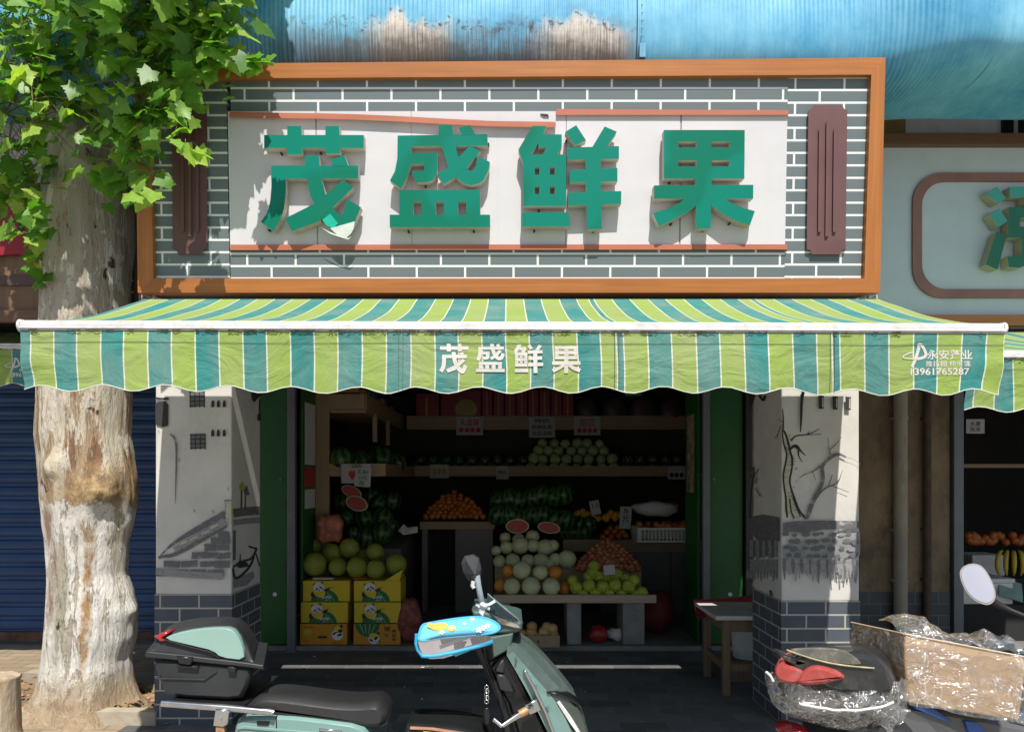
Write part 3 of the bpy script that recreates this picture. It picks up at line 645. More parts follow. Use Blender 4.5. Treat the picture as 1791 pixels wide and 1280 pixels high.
q.obj('sign_character',sg2)
sg1=thing('shop_sign','brown plank shop sign with a red panel behind the tree trunk','shop sign',(0,.45,0))
d=4.95
f2=lambda px,py,o: P(px,py,d)+Vector((0,-.45-o,0))
pk=woodmat('brown_planks',(.15,.085,.045),(.22,.13,.07),'z',.6,22)
MB().pris(rc(-300,330,236,556),f2,0,-.05,pk).obj('sheet',sg1); mvd=M('mauve_rail',(.10,.06,.055),.6)
MB().pris(rc(-300,483,228,500),f2,.02,.001,mvd).obj('rail',sg1); MB().pris(rc(-300,326,238,345),f2,.03,.001,mvd).obj('rail',sg1); MB().pris(rc(-300,545,238,565),f2,.04,.001,dk).obj('rail',sg1)
rp=M('red_panel',(.30,.012,.02),.5); MB().pris([(-200,346),(84,346),(84,462),(40,448),(-200,462)],f2,.045,.021,rp).obj('red_panel',sg1)
q=MB()
for k in range(6): q.pris(rc(-6,360+k*19,6,364+k*19),f2,.047,.0452,black)
q.pris(rc(16,358,80,363),f2,.047,.0452,black); q.pris([(40,380),(50,380),(50,410),(40,410)],f2,.047,.0452,black); q.obj('red_panel_marks',sg1)
q=MB()
for k in range(11): p=f2(240,335+k*20,.06); q.sphere(p,.006,white_paint,8,6)
q.tube([f2(240,330,.055),f2(240,545,.055)],.003,black,5); q.obj('bulb_string',sg1)

# ================================================================= ROLLER SHUTTER
sh=thing('roller_shutter','closed blue metal roller shutter behind the tree','roller shutter',(-3.9,2.1,0))
t=NT('blue_shutter_paint'); n=t.noise(t.coord((1,1,3)),2,7,.7); n2=t.noise(t.coord((.6,1,16)),3,5,.6)
q=t.mix(t.step(n,.35,.7),(.010,.042,.14),(.018,.072,.21)); q=t.mix(t.math('MULTIPLY',t.step(n2,.55,.8),.45),q,(.03,.03,.045)); t.set(Base_Color=q,Roughness=.5,Metallic=.1)
shm=t.mat; q=MB(); pitch=.118
ppts=[]
z=.13
while z<2.55:
    ppts += [(0,z),(-.004,z+.006),(-.004,z+.016),(.0,z+.02),(-.012,z+.03),(-.020,z+.06),(-.012,z+.095),(0,z+.108)]; z+=pitch
q.grid(lambda u,v:(-1.8+3.5*u,ppts[int(round(v*(len(ppts)-1)))][0],ppts[int(round(v*(len(ppts)-1)))][1]),4,len(ppts)-1,shm,False); q.obj('slat_curtain',sh)
MB().box((-1.8,-.02,.05),(1.7,.02,.128),M('rusty_rail',(.10,.055,.04),.8,var=.4,vs=9)).obj('bottom_rail',sh)
MB().box((-1.88,-.05,.02),(-1.802,.05,2.55),steel_grey).box((1.702,-.05,.02),(1.73,.05,2.55),steel_grey).obj('guide_rail',sh)

# ================================================================= GREEN DOORS
gdm=M('green_door_paint',(.006,.10,.014),.45,var=.1,vs=3,dirt=(.01,.03,.012),dirtamt=.4)
def door(x0,x1,y,label,knob):
    t=thing('green_door',label,'door',(x0,y,.06))
    w_=x1-x0
    MB().box((0,0,0),(w_,.035,2.35),gdm).obj('leaf',t,bevel=.004)
    q=MB()
    for z in (.62+.0,1.18,2.0): q.box((w_-.006 if knob>0 else -.012,-.014,z),(w_+.012 if knob>0 else .006,-.001,z+.05),black)
    q.obj('hinge',t)
    MB().tube([(w_*.8 if knob>0 else w_*.12,-.012,1.42),(w_*.8 if knob>0 else w_*.12,0,1.42)],.014,steel_grey,12).obj('lock',t)
    MB().tube([(w_*.62,-.003,.43),(w_*.62,0,.43)],.018,white_paint,12).obj('sticker',t)
    return t
door(-2.185,-1.905,1.905,'tall green folded door leaf beside the bridge pillar',1)
door(1.735,2.02,1.905,'tall green folded door leaf behind the small wooden table',-1)
def post(x0,x1,y,label,h=2.4):
    t=thing('door_post',label,'door post',((x0+x1)/2,y,.0)); w_=(x1-x0)/2
    MB().box((-w_,0,0),(w_,.06,h),steel_grey).obj('upright',t,bevel=.006); MB().box((-w_-.012,-.012,0),(w_+.012,.07,.02),steel_grey).obj('base_plate',t)
post(-1.895,-1.826,1.86,'grey metal door post beside the yellow panda boxes'); post(1.668,1.728,1.86,'grey metal door post beside the green door behind the table'); post(3.815,3.90,1.86,'grey metal door post of the neighbouring fruit shop')
t=tag(MB().box((2.03,1.85,.05),(2.085,1.90,2.4),black).obj('door_gasket',bevel=.004),'narrow black vertical door edge against the stained wall','door edge')
# inner leaves folded into the shop, with pasted notices
def inner(x,y0,y1,s_,label,notes):
    t=thing('folded_door',label,'door',(x,y0,.06))
    MB().box((-.012,0,0),(.012,y1-y0,2.3),gdm).obj('leaf',t,bevel=.003)
    for (a,b_,z0,z1,mm) in notes: MB().box((s_*.0125,a,z0),(s_*.0145,b_,z1),mm).obj('notice',t)
inner(-1.80,1.97,2.42,1,'green inner door leaf with pasted notices, on the panda box side',[(.06,.40,1.55,2.1,paper),(.05,.38,1.35,1.53,redink),(.06,.40,1.16,1.33,paper)])
inner(1.66,1.97,2.42,-1,'green inner door leaf with a pasted notice strip, on the fruit table side',[(.12,.38,1.3,2.0,M('faded_notice',(.35,.25,.2),.8,var=.5,vs=12))])
# ================================================================= TREE
t=NT('plane_tree_bark'); X=t.xyz(); v=t.coord()
pa=t.noise(t.coord((1,1,.40)),2.6,6,.62,.6); pb=t.noise(t.coord((1,1,.22),loc=(4,1,2)),4.2,7,.65,.8); fi=t.noise(t.coord((1,1,.16)),28,6,.7); mo=t.noise(v,9,6,.7); big=t.noise(v,1.4,3)
q=t.mix(t.step(pa,.46,.48),(.72,.68,.58),(.50,.44,.36)); q=t.mix(t.step(pb,.56,.59),q,(.48,.46,.34)); q=t.mix(t.step(pa,.57,.58),q,(.76,.73,.65)); q=t.mix(t.step(pb,.29,.27),q,(.26,.20,.14))
knot=t.math('SUBTRACT',1.0,t.step(t.math('ABSOLUTE',t.math('SUBTRACT',t.math('MULTIPLY_ADD',X[0],-.35,X[2]),2.30)),.06,.20)); knot=t.math('MULTIPLY',knot,t.step(X[0],-2.85,-2.6))
rough_zone=t.math('MULTIPLY',t.step(X[2],.9,1.25),t.math('SUBTRACT',1.0,t.step(X[2],2.3,2.75)))
strp=t.noise(t.coord((1,1,.10),loc=(2,2,0)),9,9,.70,.3); str2=t.noise(t.coord((1,1,.20),loc=(6,3,1)),23,8,.72,.4); flk=t.noise(t.coord((1,1,.30),loc=(3,1,4)),10,8,.66,.35)
q2=t.mix(t.step(strp,.51,.53),(.66,.59,.47),(.42,.31,.20)); q2=t.mix(t.step(flk,.53,.545),q2,(.66,.61,.52)); q2=t.mix(t.step(strp,.59,.605),q2,(.26,.15,.09)); q2=t.mix(t.step(pb,.60,.61),q2,(.34,.31,.18)); q2=t.mix(t.step(strp,.36,.34),q2,(.62,.42,.22)); q2=t.mix(t.math('MULTIPLY',t.step(str2,.61,.65),.8),q2,(.12,.08,.055))
q=t.mix(rough_zone,q,q2); q=t.mix(t.math('MULTIPLY',knot,.85),q,t.mix(t.step(mo,.42,.56),(.58,.40,.20),(.30,.20,.12))); rz=t.math('MULTIPLY_ADD',rough_zone,.75,.25); q=t.mix(t.math('MULTIPLY',t.math('MULTIPLY',t.step(fi,.54,.74),.5),rz),q,(.15,.11,.08)); q=t.mix(t.math('MULTIPLY',t.math('MULTIPLY',t.step(str2,.63,.67),.7),rz),q,(.13,.09,.06))
# lime wash on the lower trunk, flaked off in places
wl=t.math('SUBTRACT',1.0,t.step(t.math('MULTIPLY_ADD',mo,-.30,X[2]),1.17,1.20))
wl=t.math('MULTIPLY',wl,t.step(t.math('MULTIPLY_ADD',flk,.6,t.math('MULTIPLY',strp,.6)),0.55,.565)); wl=t.math('MULTIPLY',wl,t.step(t.math('MULTIPLY_ADD',mo,.35,X[2]),.34,.50))
wl=t.math('MULTIPLY',wl,t.step(pb,.36,.38)); wl=t.math('MULTIPLY',wl,t.math('SUBTRACT',1.0,t.math('MULTIPLY',t.step(str2,.60,.64),.9)))
q=t.mix(wl,q,t.mix(t.step(fi,.3,.8),(.83,.81,.76),(.72,.69,.62)))
earth=t.math('SUBTRACT',1.0,t.step(t.math('MULTIPLY_ADD',mo,-.35,X[2]),-.06,.16)); q=t.mix(t.math('MULTIPLY',earth,.85),q,(.44,.32,.20))
rs_=t.noise(t.coord((1,1,.05),loc=(1,8,0)),5.5,5,.6); q=t.mix(t.math('MULTIPLY',t.step(rs_,.60,.64),t.math('MULTIPLY',t.step(mo,.4,.6),.8)),q,(.36,.19,.07))
wob_=t.math('MULTIPLY_ADD',t.noise(t.coord((1,1,.6),loc=(4,4,4)),7,4,.6),.16,-.08)
def vstreak(x0,wd,z0,z1):
    m_=t.math('SUBTRACT',1.0,t.step(t.math('ABSOLUTE',t.math('SUBTRACT',t.math('ADD',X[0],wob_),x0)),wd*.4,wd)); return t.math('MULTIPLY',m_,t.math('MULTIPLY',t.step(X[2],z0,z0+.15),t.math('SUBTRACT',1.0,t.step(X[2],z1-.2,z1))))
q=t.mix(t.math('MULTIPLY',t.math('MULTIPLY',vstreak(-2.575,.035,.25,1.3),t.step(mo,.35,.55)),.9),q,(.42,.22,.07)); q=t.mix(t.math('MULTIPLY',t.math('MULTIPLY',vstreak(-2.80,.055,.55,1.45),t.step(flk,.42,.52)),.9),q,(.30,.19,.12)); q=t.mix(t.math('MULTIPLY',t.math('MULTIPLY',vstreak(-2.72,.06,.3,1.15),t.step(flk,.44,.5)),.85),q,(.38,.37,.27))
sp=t.noise(t.coord((1,1,.45),loc=(8,8,8)),34,5,.6,.5); q=t.mix(t.math('MULTIPLY',t.step(sp,.60,.66),.55),q,(.22,.15,.10)); hole=t.noise(t.coord((1,1,.5),loc=(3,9,2)),13,3,.5,.4); q=t.mix(t.math('MULTIPLY',t.step(hole,.70,.73),.9),q,(.06,.04,.03))
t.set(Base_Color=q,Roughness=.9,Specular_IOR_Level=.2)
hb=t.math('ADD',t.math('MULTIPLY',str2,1.3),t.math('ADD',t.math('MULTIPLY',flk,1.0),t.math('ADD',t.math('MULTIPLY',wl,.22),t.math('MULTIPLY',fi,.6))))
t.bump(hb,1.0,.028); bark=t.mat
TD,TY=4.75,.25
rows=[(-260,-20,40),(-120,5,78),(0,38,118),(60,50,140),(130,62,160),(200,78,190),(280,84,226),(350,80,232),(430,78,232),(500,78,226),(600,75,226),(690,72,226),(760,68,224),(800,72,230),(840,74,236),(870,76,237),(910,80,232),(950,85,224),(1000,89,222),(1040,90,234),(1070,89,240),(1110,86,240),(1150,82,230),(1190,76,232),(1215,66,238),(1235,50,252),(1248,38,264),(1262,30,270)]
def trow(z):
    py=CY-(z-CAMZ)/TD*F
    for a,b_ in zip(rows,rows[1:]):
        if a[0]<=py<=b_[0] or b_ is rows[-1]:
            k=min(1,(py-a[0])/(b_[0]-a[0])); s_=k*k*(3-2*k); k=.5*k+.5*s_
            l=a[1]+(b_[1]-a[1])*k; r=a[2]+(b_[2]-a[2])*k; return ((l+r)/2-CX)/F*TD,(r-l)/2/F*TD*.945
burl=[(P(214,838,4.5),.12,.115),(P(172,866,4.47),.11,.085),(P(200,912,4.5),.10,-.055),(P(140,900,4.47),.10,-.03),(P(98,815,4.5),.075,.045),(P(236,1066,4.7),.07,.04),(P(105,770,4.6),.05,.015),(P(150,905,4.5),.07,.025),(P(130,1215,4.5),.15,.04),(P(215,330,4.55),.1,.03)]
def trunk(u,v):
    z=-.03+5.4*(v**1.0); x0,r=trow(z); a=2*math.pi*u; ca,sa=math.cos(a),math.sin(a)
    k=1+.05*mnoise.noise(Vector((ca*1.3,sa*1.3,z*1.1)))+.028*mnoise.noise(Vector((ca*4,sa*4,z*1.2+4)))+.014*mnoise.noise(Vector((ca*9,sa*9,z*7)))+.010*(1-2*abs(mnoise.noise(Vector((ca*14,sa*14,z*3)))))
    if z<.45: k*=1+.16*max(0,(.45-z)/.45)**2*math.sin(a*5+1.0)
    p=Vector((x0+ca*r*k,TY+sa*r*k*.98,z))
    for c,s_,h in burl:
        dd=(p-c).length
        if dd<s_*3: p+=Vector((ca,sa,0))*h*math.exp(-(dd/s_)**2)*(1+.35*mnoise.noise(p*22))
    return p
tree=thing('plane_tree','thick plane tree with flaking bark and whitewashed foot before the blue shutter','tree',(0,0,0))
MB().grid(trunk,110,300,bark).obj('trunk',tree)
# limbs
def wob(a,b_,n=7,k=.05,sd=0): 
    a=Vector(a);b_=Vector(b_); return [a.lerp(b_,i/n)+Vector((mnoise.noise(Vector((i*.7,sd,1))),mnoise.noise(Vector((i*.7,sd,4))),mnoise.noise(Vector((i*.7,sd,9)))))*k*math.sin(math.pi*i/n) for i in range(n+1)]
br=P(205,300,4.75)
MB().tube(wob(br-Vector((0.04,0,.25)),P(200,60,4.6),8,.03,1)+wob(P(199,55,4.6),P(232,-260,4.3),6,.08,2),[.085,.082,.078,.072,.068,.064,.06,.056,.052,.05,.048,.046,.044,.042,.04,.03],bark,16).obj('limb',tree)
lim=[]
t=NT('plane_leaf'); g=t.n('NewGeometry'); ri=g.outputs['Random Per Island']; nz=t.noise(t.coord(),22,4)
c=t.ramp(ri,[(0,(.075,.20,.03)),(.35,(.14,.31,.045)),(.7,(.25,.44,.065)),(1,(.44,.58,.11))]); c=t.mix(t.step(nz,.3,.8),c,t.mix(.5,c,(.03,.09,.012)))
t.set(Base_Color=c,Roughness=.42,Specular_IOR_Level=.4); tl=t.n('BsdfTranslucent'); t.l(t.mix(1.0,c,(1.7,1.9,.6),'MULTIPLY'),tl.inputs[0]); mx=t.n('MixShader'); mx.inputs[0].default_value=.45
t.l(t.b.outputs[0],mx.inputs[1]); t.l(tl.outputs[0],mx.inputs[2]); t.l(mx.outputs[0],t.out.inputs[0]); leafm=t.mat
LV=[(0,0),(.15,-.08),(.38,-.10),(.36,.03),(.37,.15),(0,.18),(.46,.20),(.57,.40),(.46,.41),(.41,.52),(.31,.47),(0,.42),(.33,.63),(.22,.68),(.13,.83),(0,1)]
LF=[(0,1,2,3,4,5),(5,4,6,7,8,9,10,11),(11,10,12,13,14,15)]
rl=random.Random(11)
def leaf(mb,p,size,tip,nrm):
    tip=tip.normalized(); x=tip.cross(nrm).normalized(); n=x.cross(tip); fold=rl.uniform(-.35,.15); dr=rl.uniform(.0,.45); tw=rl.uniform(-.3,.3); asy=rl.uniform(.85,1.15)
    vs=[]; mid={0,5,11,15}; idx={}
    for s_ in (1,-1):
        for i,(a,b_) in enumerate(LV):
            if s_<0 and i in mid: idx[(-1,i)]=idx[(1,i)]; continue
            X_=a*s_*(asy if s_>0 else 2-asy); zz=fold*abs(a)-dr*b_*b_*.6+tw*X_*b_+.05*math.sin(b_*9+a*7)
            idx[(s_,i)]=len(vs); vs.append(p+(x*X_+tip*b_+n*zz)*size)
    mb.add(vs,[tuple(idx[(1,i)] for i in f) for f in LF]+[tuple(idx[(-1,i)] for i in f[::-1]) for f in LF],leafm,True)
crown=MB(); twigs=MB()
tw_m=M('twig',(.16,.15,.06),.8)
def cluster(c,n,spr,size=(.09,.17),src=None):
    c=Vector(c)
    if src is not None: twigs.tube(wob(src,c,6,.08,rl.random()*50),[.008,.0075,.007,.006,.005,.004,.003],tw_m,6)
    for _ in range(n):
        o=Vector((rl.gauss(0,1)*spr,rl.gauss(0,1)*spr*.7,rl.gauss(0,1)*spr))
        p=c+o; tip=Vector((rl.uniform(-1,1),rl.uniform(-.9,.3),rl.uniform(-1.2,.15)))
        nr=Vector((rl.uniform(-.7,.7),-rl.uniform(.3,1.0),rl.uniform(.1,1.1)))
        leaf(crown,p,rl.uniform(*size)*rl.choice((1,1,1,.6)),tip,nr)
        if rl.random()<.5: twigs.tube([p,p+(c-p)*.5+Vector((0,0,.03)),c],[.0018,.002,.003],tw_m,4,False)
CL=[ # px,py,distance,number,spread
 (20,20,4.3,12,.16),(60,60,4.5,14,.16),(15,110,4.6,12,.15),(50,150,4.9,12,.14),(10,200,4.7,14,.14),(40,250,4.9,12,.12),(20,290,4.6,9,.1),(75,20,4.2,10,.13),(110,-20,4.1,12,.15),(140,30,4.2,8,.11),(95,85,4.25,6,.08),
 (45,300,4.4,6,.08),(60,330,4.3,5,.06),(25,390,4.25,5,.05),(55,395,4.3,5,.06),(65,460,4.5,4,.05),
 (150,60,4.0,8,.1),(190,40,4.0,12,.13),(230,20,4.0,12,.14),(270,40,4.0,14,.13),(230,80,3.95,12,.11),(190,110,4.1,8,.1),(270,100,3.95,14,.12),(225,140,4.0,12,.1),(265,150,3.95,12,.1),(185,170,4.1,7,.07),(215,200,4.0,10,.09),(250,215,3.95,10,.08),(200,235,4.1,7,.07),(235,255,4.0,5,.06),(165,150,4.2,4,.06),
 (300,30,4.0,12,.12),(340,20,4.0,12,.12),(310,80,3.95,10,.1),(370,50,4.05,9,.09),(345,100,4.0,7,.07),(385,85,4.0,5,.05),(300,140,3.9,7,.07),(280,190,3.9,6,.06),(318,200,3.85,3,.04),(325,255,3.85,3,.035),(270,300,3.95,5,.06),(245,320,4.0,3,.04),(440,105,4.02,3,.03),(455,103,4.02,2,.02),
 (175,300,4.2,3,.05),(190,330,4.25,4,.05),(205,310,4.2,2,.04),(120,120,4.4,3,.06),(90,160,4.5,3,.06),(400,30,4.1,5,.07),(330,60,4.15,10,.1),(350,40,4.15,8,.09),
 (5,60,4.9,12,.2),(50,110,5.0,14,.2),(20,180,4.8,14,.17),(60,210,5.1,12,.15),(15,250,4.8,12,.14),(40,320,4.7,9,.1),(70,-20,4.8,14,.2),(100,40,4.6,9,.13),(300,90,4.1,12,.12),(250,30,4.1,12,.12),(360,10,4.1,10,.12),(20,350,4.5,6,.07),(10,320,4.6,7,.08)]
for px,py,d,n,s_ in CL:
    if 78<px<200 and 95<py<290: continue
    if py<235: d=min(d,4.14-.0009*max(0,px-60))
    src=P(150,min(300,py-60),4.55) if rl.random()<.55 else None
    cluster(P(px,py,d),int(n*2.2),s_*(1.1 if px<300 else .9),(.065,.135),src)
for k in range(24):   # crown above, over the sign's end and the trunk
    x=rl.uniform(-2.45,-1.35) if k<20 else rl.uniform(-3.8,-3.0); y=rl.uniform(-1.15,-.25); z=rl.uniform(4.45,5.6)
    if x>-1.75: z=rl.uniform(4.55,5.2)
    cluster((x,y,z),15,.17,(.11,.19),(-2.9,.1,5.0) if k%3==0 else None)
for x,y,z,n,s_ in ((-1.98,-.55,3.92,9,.08),(-1.90,-.75,4.25,10,.10),(-1.72,-.62,4.32,8,.09),(-1.45,-.75,4.50,7,.08),(-1.60,-.95,4.55,9,.10),(-1.52,-.80,4.30,7,.07),(-1.66,-.9,4.42,9,.09),(-1.78,-.8,4.02,7,.07),(-1.85,-1.0,4.5,10,.12),(-1.95,-.7,4.1,8,.08),(-1.38,-.95,4.62,6,.07),(-1.85,-.9,3.85,9,.09),(-1.75,-.85,4.05,9,.09),(-1.95,-.8,3.95,9,.10),(-1.68,-1.0,4.35,9,.09),(-1.9,-.95,4.2,9,.1),(-1.55,-.9,4.2,5,.06),(-2.05,-.9,4.6,12,.13)): cluster((x,y,z),n,s_,(.10,.16))
co=crown.obj('crown',tree); 
twigs.obj('branch',tree)
# pit, kerb, soil, stump, tufts
soil=M('dry_soil',(.20,.13,.075),.95,var=.35,vs=7,bump=.8,bs=45,dirt=(.36,.27,.17),dirtamt=.5)
KA,KBp,KCp,KD=P(288,1266,4.52),P(330,1225,5.05),P(40,1207,5.45),P(-60,1240,4.9)
def kp(v_,z=0): return Vector((v_.x,v_.y,z))
pit=[kp(KA),kp(KBp),kp(KCp),kp(P(-140,1275,4.55))]
g=MB().grid(lambda u,v: (pit[3].lerp(pit[0],u)).lerp(pit[2].lerp(pit[1],u),v)+Vector((0,0,.02+.035*mnoise.noise(Vector((u*9,v*9,0)))+.05*math.sin(math.pi*u)*math.sin(math.pi*v))),50,40,soil).obj('soil'); struct(g)
kb=thing('kerb','pale stone kerb round the plane tree pit','kerb'); km=M('kerb_stone',(.40,.35,.27),.9,var=.15,vs=6,bump=.3,bs=40,dirt=(.2,.16,.12))
def kerb(a,b_):
    n=(b_-a).normalized(); s_=Vector((-n.y,n.x,0))*.045
    lo=[a+s_,b_+s_,b_-s_,a-s_]; MB().prism([Vector((p.x,p.y,.085)) for p in lo],[Vector((p.x,p.y,.0)) for p in lo],km).obj('kerb_stone',kb,bevel=.008)
for i in range(4):
    a,b_=pit[i],pit[(i+1)%4]; L=(b_-a).length; n=max(1,int(L/.5))
    for j in range(n): kerb(a.lerp(b_,(j+.02+.05*(j==0))/n),a.lerp(b_,(j+.98-.05*(j==n-1))/n))
stp=P(-12,1290,3.95)
def stump(u,v):
    z=-.0+ .44*min(1,v*1.15); a=2*math.pi*u; r=.125*(1+.06*mnoise.noise(Vector((math.cos(a)*2,math.sin(a)*2,z*4))))*(1+.25*max(0,.15-z)/.15)
    if v>.87: r*=max(0.01,(1-v)/.13); z+=.03*mnoise.noise(Vector((math.cos(a)*r*9,math.sin(a)*r*9,5)))
    return (r*math.cos(a),r*math.sin(a),z)
o=MB().grid(stump,40,60,M('stump_bark',(.48,.42,.33),.9,var=.2,vs=5,c2=(.33,.22,.12),bump=1.0,bs=30,scale=(1,1,.35),dirt=(.30,.15,.05),dirtamt=.8)).obj('tree_stump',loc=None); o.location=(stp.x,stp.y,0); tag(o,'short cut tree stump with pale peeling bark at the pit edge','stump')
gm_=M('grass_blade',(.06,.13,.02),.6,var=.4,vs=9); q=MB(); rg=random.Random(4)
for k in range(90):
    a=rg.uniform(0,6.28); r=rg.gauss(0,.05); b0=Vector((r*math.cos(a),r*math.sin(a)*.7,0)); L=rg.uniform(.04,.13); dx=Vector((math.cos(a)*L*.7,math.sin(a)*L*.7,L)); s_=Vector((-math.sin(a),math.cos(a),0))*.0025
    q.add([b0-s_,b0+s_,b0+dx*.6+Vector((0,0,L*.15))+s_*.6,b0+dx*.6+Vector((0,0,L*.15))-s_*.6,b0+dx],[(0,1,2,3),(3,2,4)],gm_)
o=q.obj('grass_tuft'); p=P(291,1240,4.85); o.location=(p.x,p.y,.02); tag(o,'small green grass tuft beside the tree pit kerb','grass tuft')
lm=M('dry_leaf',(.35,.22,.11),.9,var=.4,vs=10); q=MB()
for k in range(260):
    u,v=rg.random(),rg.random(); c=(pit[3].lerp(pit[0],u)).lerp(pit[2].lerp(pit[1],u),v); a=rg.uniform(0,6.28); s_=rg.uniform(.008,.03); c=c+Vector((0,0,.065+rg.uniform(0,.01)+.03*math.sin(math.pi*u)*math.sin(math.pi*v)))
    q.add([c+Vector((math.cos(a+i)*s_,math.sin(a+i)*s_*.8,rg.uniform(-.006,.010))) for i in (0,1.5,3.0,4.6)],[(0,1,2,3)],lm)
for k in range(70):
    c_=Vector((rg.uniform(-2.2,2.6),rg.uniform(-.1,1.7),.008)); a=rg.uniform(0,6.28); s_=rg.uniform(.006,.02)
    q.add([c_+Vector((math.cos(a+i)*s_,math.sin(a+i)*s_*.8,rg.uniform(0,.008))) for i in (0,1.5,3.0,4.6)],[(0,1,2,3)],lm if k%3 else paper)
o=q.obj('leaf_litter'); struct(o,'stuff')
o=MB().tube([(-.06,0,0),(.06,0,.01)],[.032,.034],M('clay_pipe',(.30,.17,.11),.9),12).obj('clay_pipe'); o.location=P(263,1221,4.95); o.rotation_euler=(0,0,.5); tag(o,'short brown clay pipe lying by the tree roots','pipe')

# ================================================================= SHOP FITTINGS
def board(name,a,b_,m,label,cat,group=None): o=MB().box(a,b_,m).obj(name,bevel=.003); return tag(o,label,cat,group)
sf=thing('wall_shelf','pine wall shelf unit running round the shop back, full of melons','shelf',(0,0,0))
xl0,xl1=-1.84,-1.30
MB().box((-1.826,2.40,.05),(-1.665,2.44,2.27),pine_v).obj('upright',sf)
MB().box((-1.664,2.402,2.13),(-1.335,2.438,2.27),pine).obj('rail',sf)
MB().box((-1.36,2.44,2.13),(-1.32,4.88,2.27),pine_y).obj('rail',sf); MB().box((-1.84,2.445,2.10),(-1.33,4.9,2.128),pine_y).obj('shelf_board',sf)
for y in (2.9,3.7): MB().box((-1.35,y,1.85),(-1.31,y+.05,2.128),pine_v).obj('bracket',sf)
MB().box((-1.28,4.86,2.12),(2.3,4.90,2.27),pine).obj('rail',sf); MB().box((-1.28,4.902,2.10),(2.4,5.25,2.14),pine).obj('shelf_board',sf)
MB().box((-1.664,2.402,1.51),(-1.14,2.438,1.625),pine).obj('rail',sf); MB().box((-1.84,2.44,1.505),(-1.20,4.9,1.53),pine_y).obj('shelf_board',sf); MB().box((-1.19,2.44,1.51),(-1.15,4.86,1.625),pine_y).obj('rail',sf)
MB().box((-1.16,4.62,1.515),(2.3,4.66,1.635),pine).obj('rail',sf); MB().box((-1.19,4.662,1.51),(2.4,5.25,1.54),pine).obj('shelf_board',sf)
# counters
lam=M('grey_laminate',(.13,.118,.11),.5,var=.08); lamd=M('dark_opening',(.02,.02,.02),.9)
ct=thing('counter','low grey counter with a dark opening under the heap of small oranges','counter',(0,0,0))
x0=P(738,0,8).x; x1=P(862,0,8).x
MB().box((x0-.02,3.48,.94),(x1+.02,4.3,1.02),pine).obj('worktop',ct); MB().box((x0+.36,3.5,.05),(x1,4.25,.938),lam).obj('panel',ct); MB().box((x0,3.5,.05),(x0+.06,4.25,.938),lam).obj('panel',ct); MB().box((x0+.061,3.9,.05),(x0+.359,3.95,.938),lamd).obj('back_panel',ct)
ct=thing('counter','long grey panelled counter under the white fruit crate','counter',(0,0,0))
x0=P(985,0,8).x; x1=P(1235,0,8).x
MB().box((x0,3.48,.70),(x1,4.4,.83),pine).obj('worktop',ct)
for k in range(3):
    a=x0+.4+(x1-x0-.4)*k/3; MB().box((a+.004,3.5,.05),(a+(x1-x0-.4)/3-.004,3.53,.698),lam).obj('panel',ct)
ct=thing('display_bin','slanted grey bin holding whole watermelons behind the panda boxes','bin',(0,0,0))
MB().add([(-1.66,2.75,.05),(-1.05,2.75,.05),(-1.05,4.2,.05),(-1.66,4.2,.05),(-1.66,2.75,.80),(-1.05,2.75,.80),(-1.05,4.2,1.0),(-1.66,4.2,1.0)],[(0,3,2,1),(4,5,6,7),(0,1,5,4),(1,2,6,5),(2,3,7,6),(3,0,4,7)],lam).obj('body',ct)
# fruit kinds
def wm_mat(nm,dk,lt,k,amp=.12):
    t=NT(nm); X=t.xyz(); n=t.noise(t.coord(),9,5,.7); g=t.n('TexGradient',gradient_type='RADIAL'); t.l(t.coord(),g.inputs[0])
    s_=t.math('SINE',t.math('ADD',t.math('MULTIPLY',g.outputs['Fac'],2*math.pi*k),t.math('MULTIPLY',n,7)))
    t.set(Base_Color=t.mix(t.step(s_,-.2,.35),lt,dk),Roughness=.35); return t.mat
wmm=wm_mat('watermelon_rind',(.008,.035,.010),(.06,.15,.035),9); 
t=NT('netted_melon'); X=t.xyz(); g=t.n('TexGradient',gradient_type='RADIAL'); t.l(t.coord(),g.inputs[0])
a=t.math('MULTIPLY',g.outputs['Fac'],2*math.pi*13); b_=t.math('MULTIPLY',t.math('ARCSINE',t.math('MULTIPLY',X[2],8.3,clamp=False)),13)
l1=t.math('ABSOLUTE',t.math('SINE',t.math('ADD',a,b_))); l2=t.math('ABSOLUTE',t.math('SINE',t.math('SUBTRACT',a,b_)))
net=t.math('SUBTRACT',1.0,t.step(t.math('MINIMUM',l1,l2),.22,.34)); t.set(Base_Color=t.mix(net,(.10,.13,.015),(.50,.52,.06)),Roughness=.6); netm=t.mat
palem=M('pale_melon_rind',(.54,.55,.33),.5,var=.08,vs=9,dirt=(.35,.33,.2),dirtamt=.3,orand=.4,oc=(.40,.40,.20)); orm=M('orange_melon_rind',(.62,.24,.03),.5,var=.12,vs=6); pgreen=M('pale_green_melon',(.36,.46,.22),.5,var=.15,vs=8,orand=.6,oc=(.20,.30,.10))
orange=M('orange_peel',(.40,.085,.012),.45,var=.2,vs=9,orand=.6,oc=(.46,.17,.02)); redf=M('red_onion_skin',(.42,.09,.05),.45,var=.35,vs=12,orand=.7,oc=(.48,.24,.10)); foam=M('foam_net_fruit',(.47,.50,.05),.7,var=.25,vs=22,c2=(.10,.16,.02),orand=.6,oc=(.28,.33,.04)); apple=M('blush_apple',(.50,.14,.07),.4,var=.2,vs=5,c2=(.50,.33,.12),orand=.8,oc=(.52,.40,.16)); mango=M('yellow_orange_fruit',(.58,.28,.03),.45,var=.2)
def fruit_proto(name,m,r,asp=1.0,nu=18,nv=12,jit=.06):
    me=MB().sphere((0,0,0),(r,r,r*asp),m,nu,nv,None,jit,3).obj(name); col.objects.unlink(me); return me
PR={}
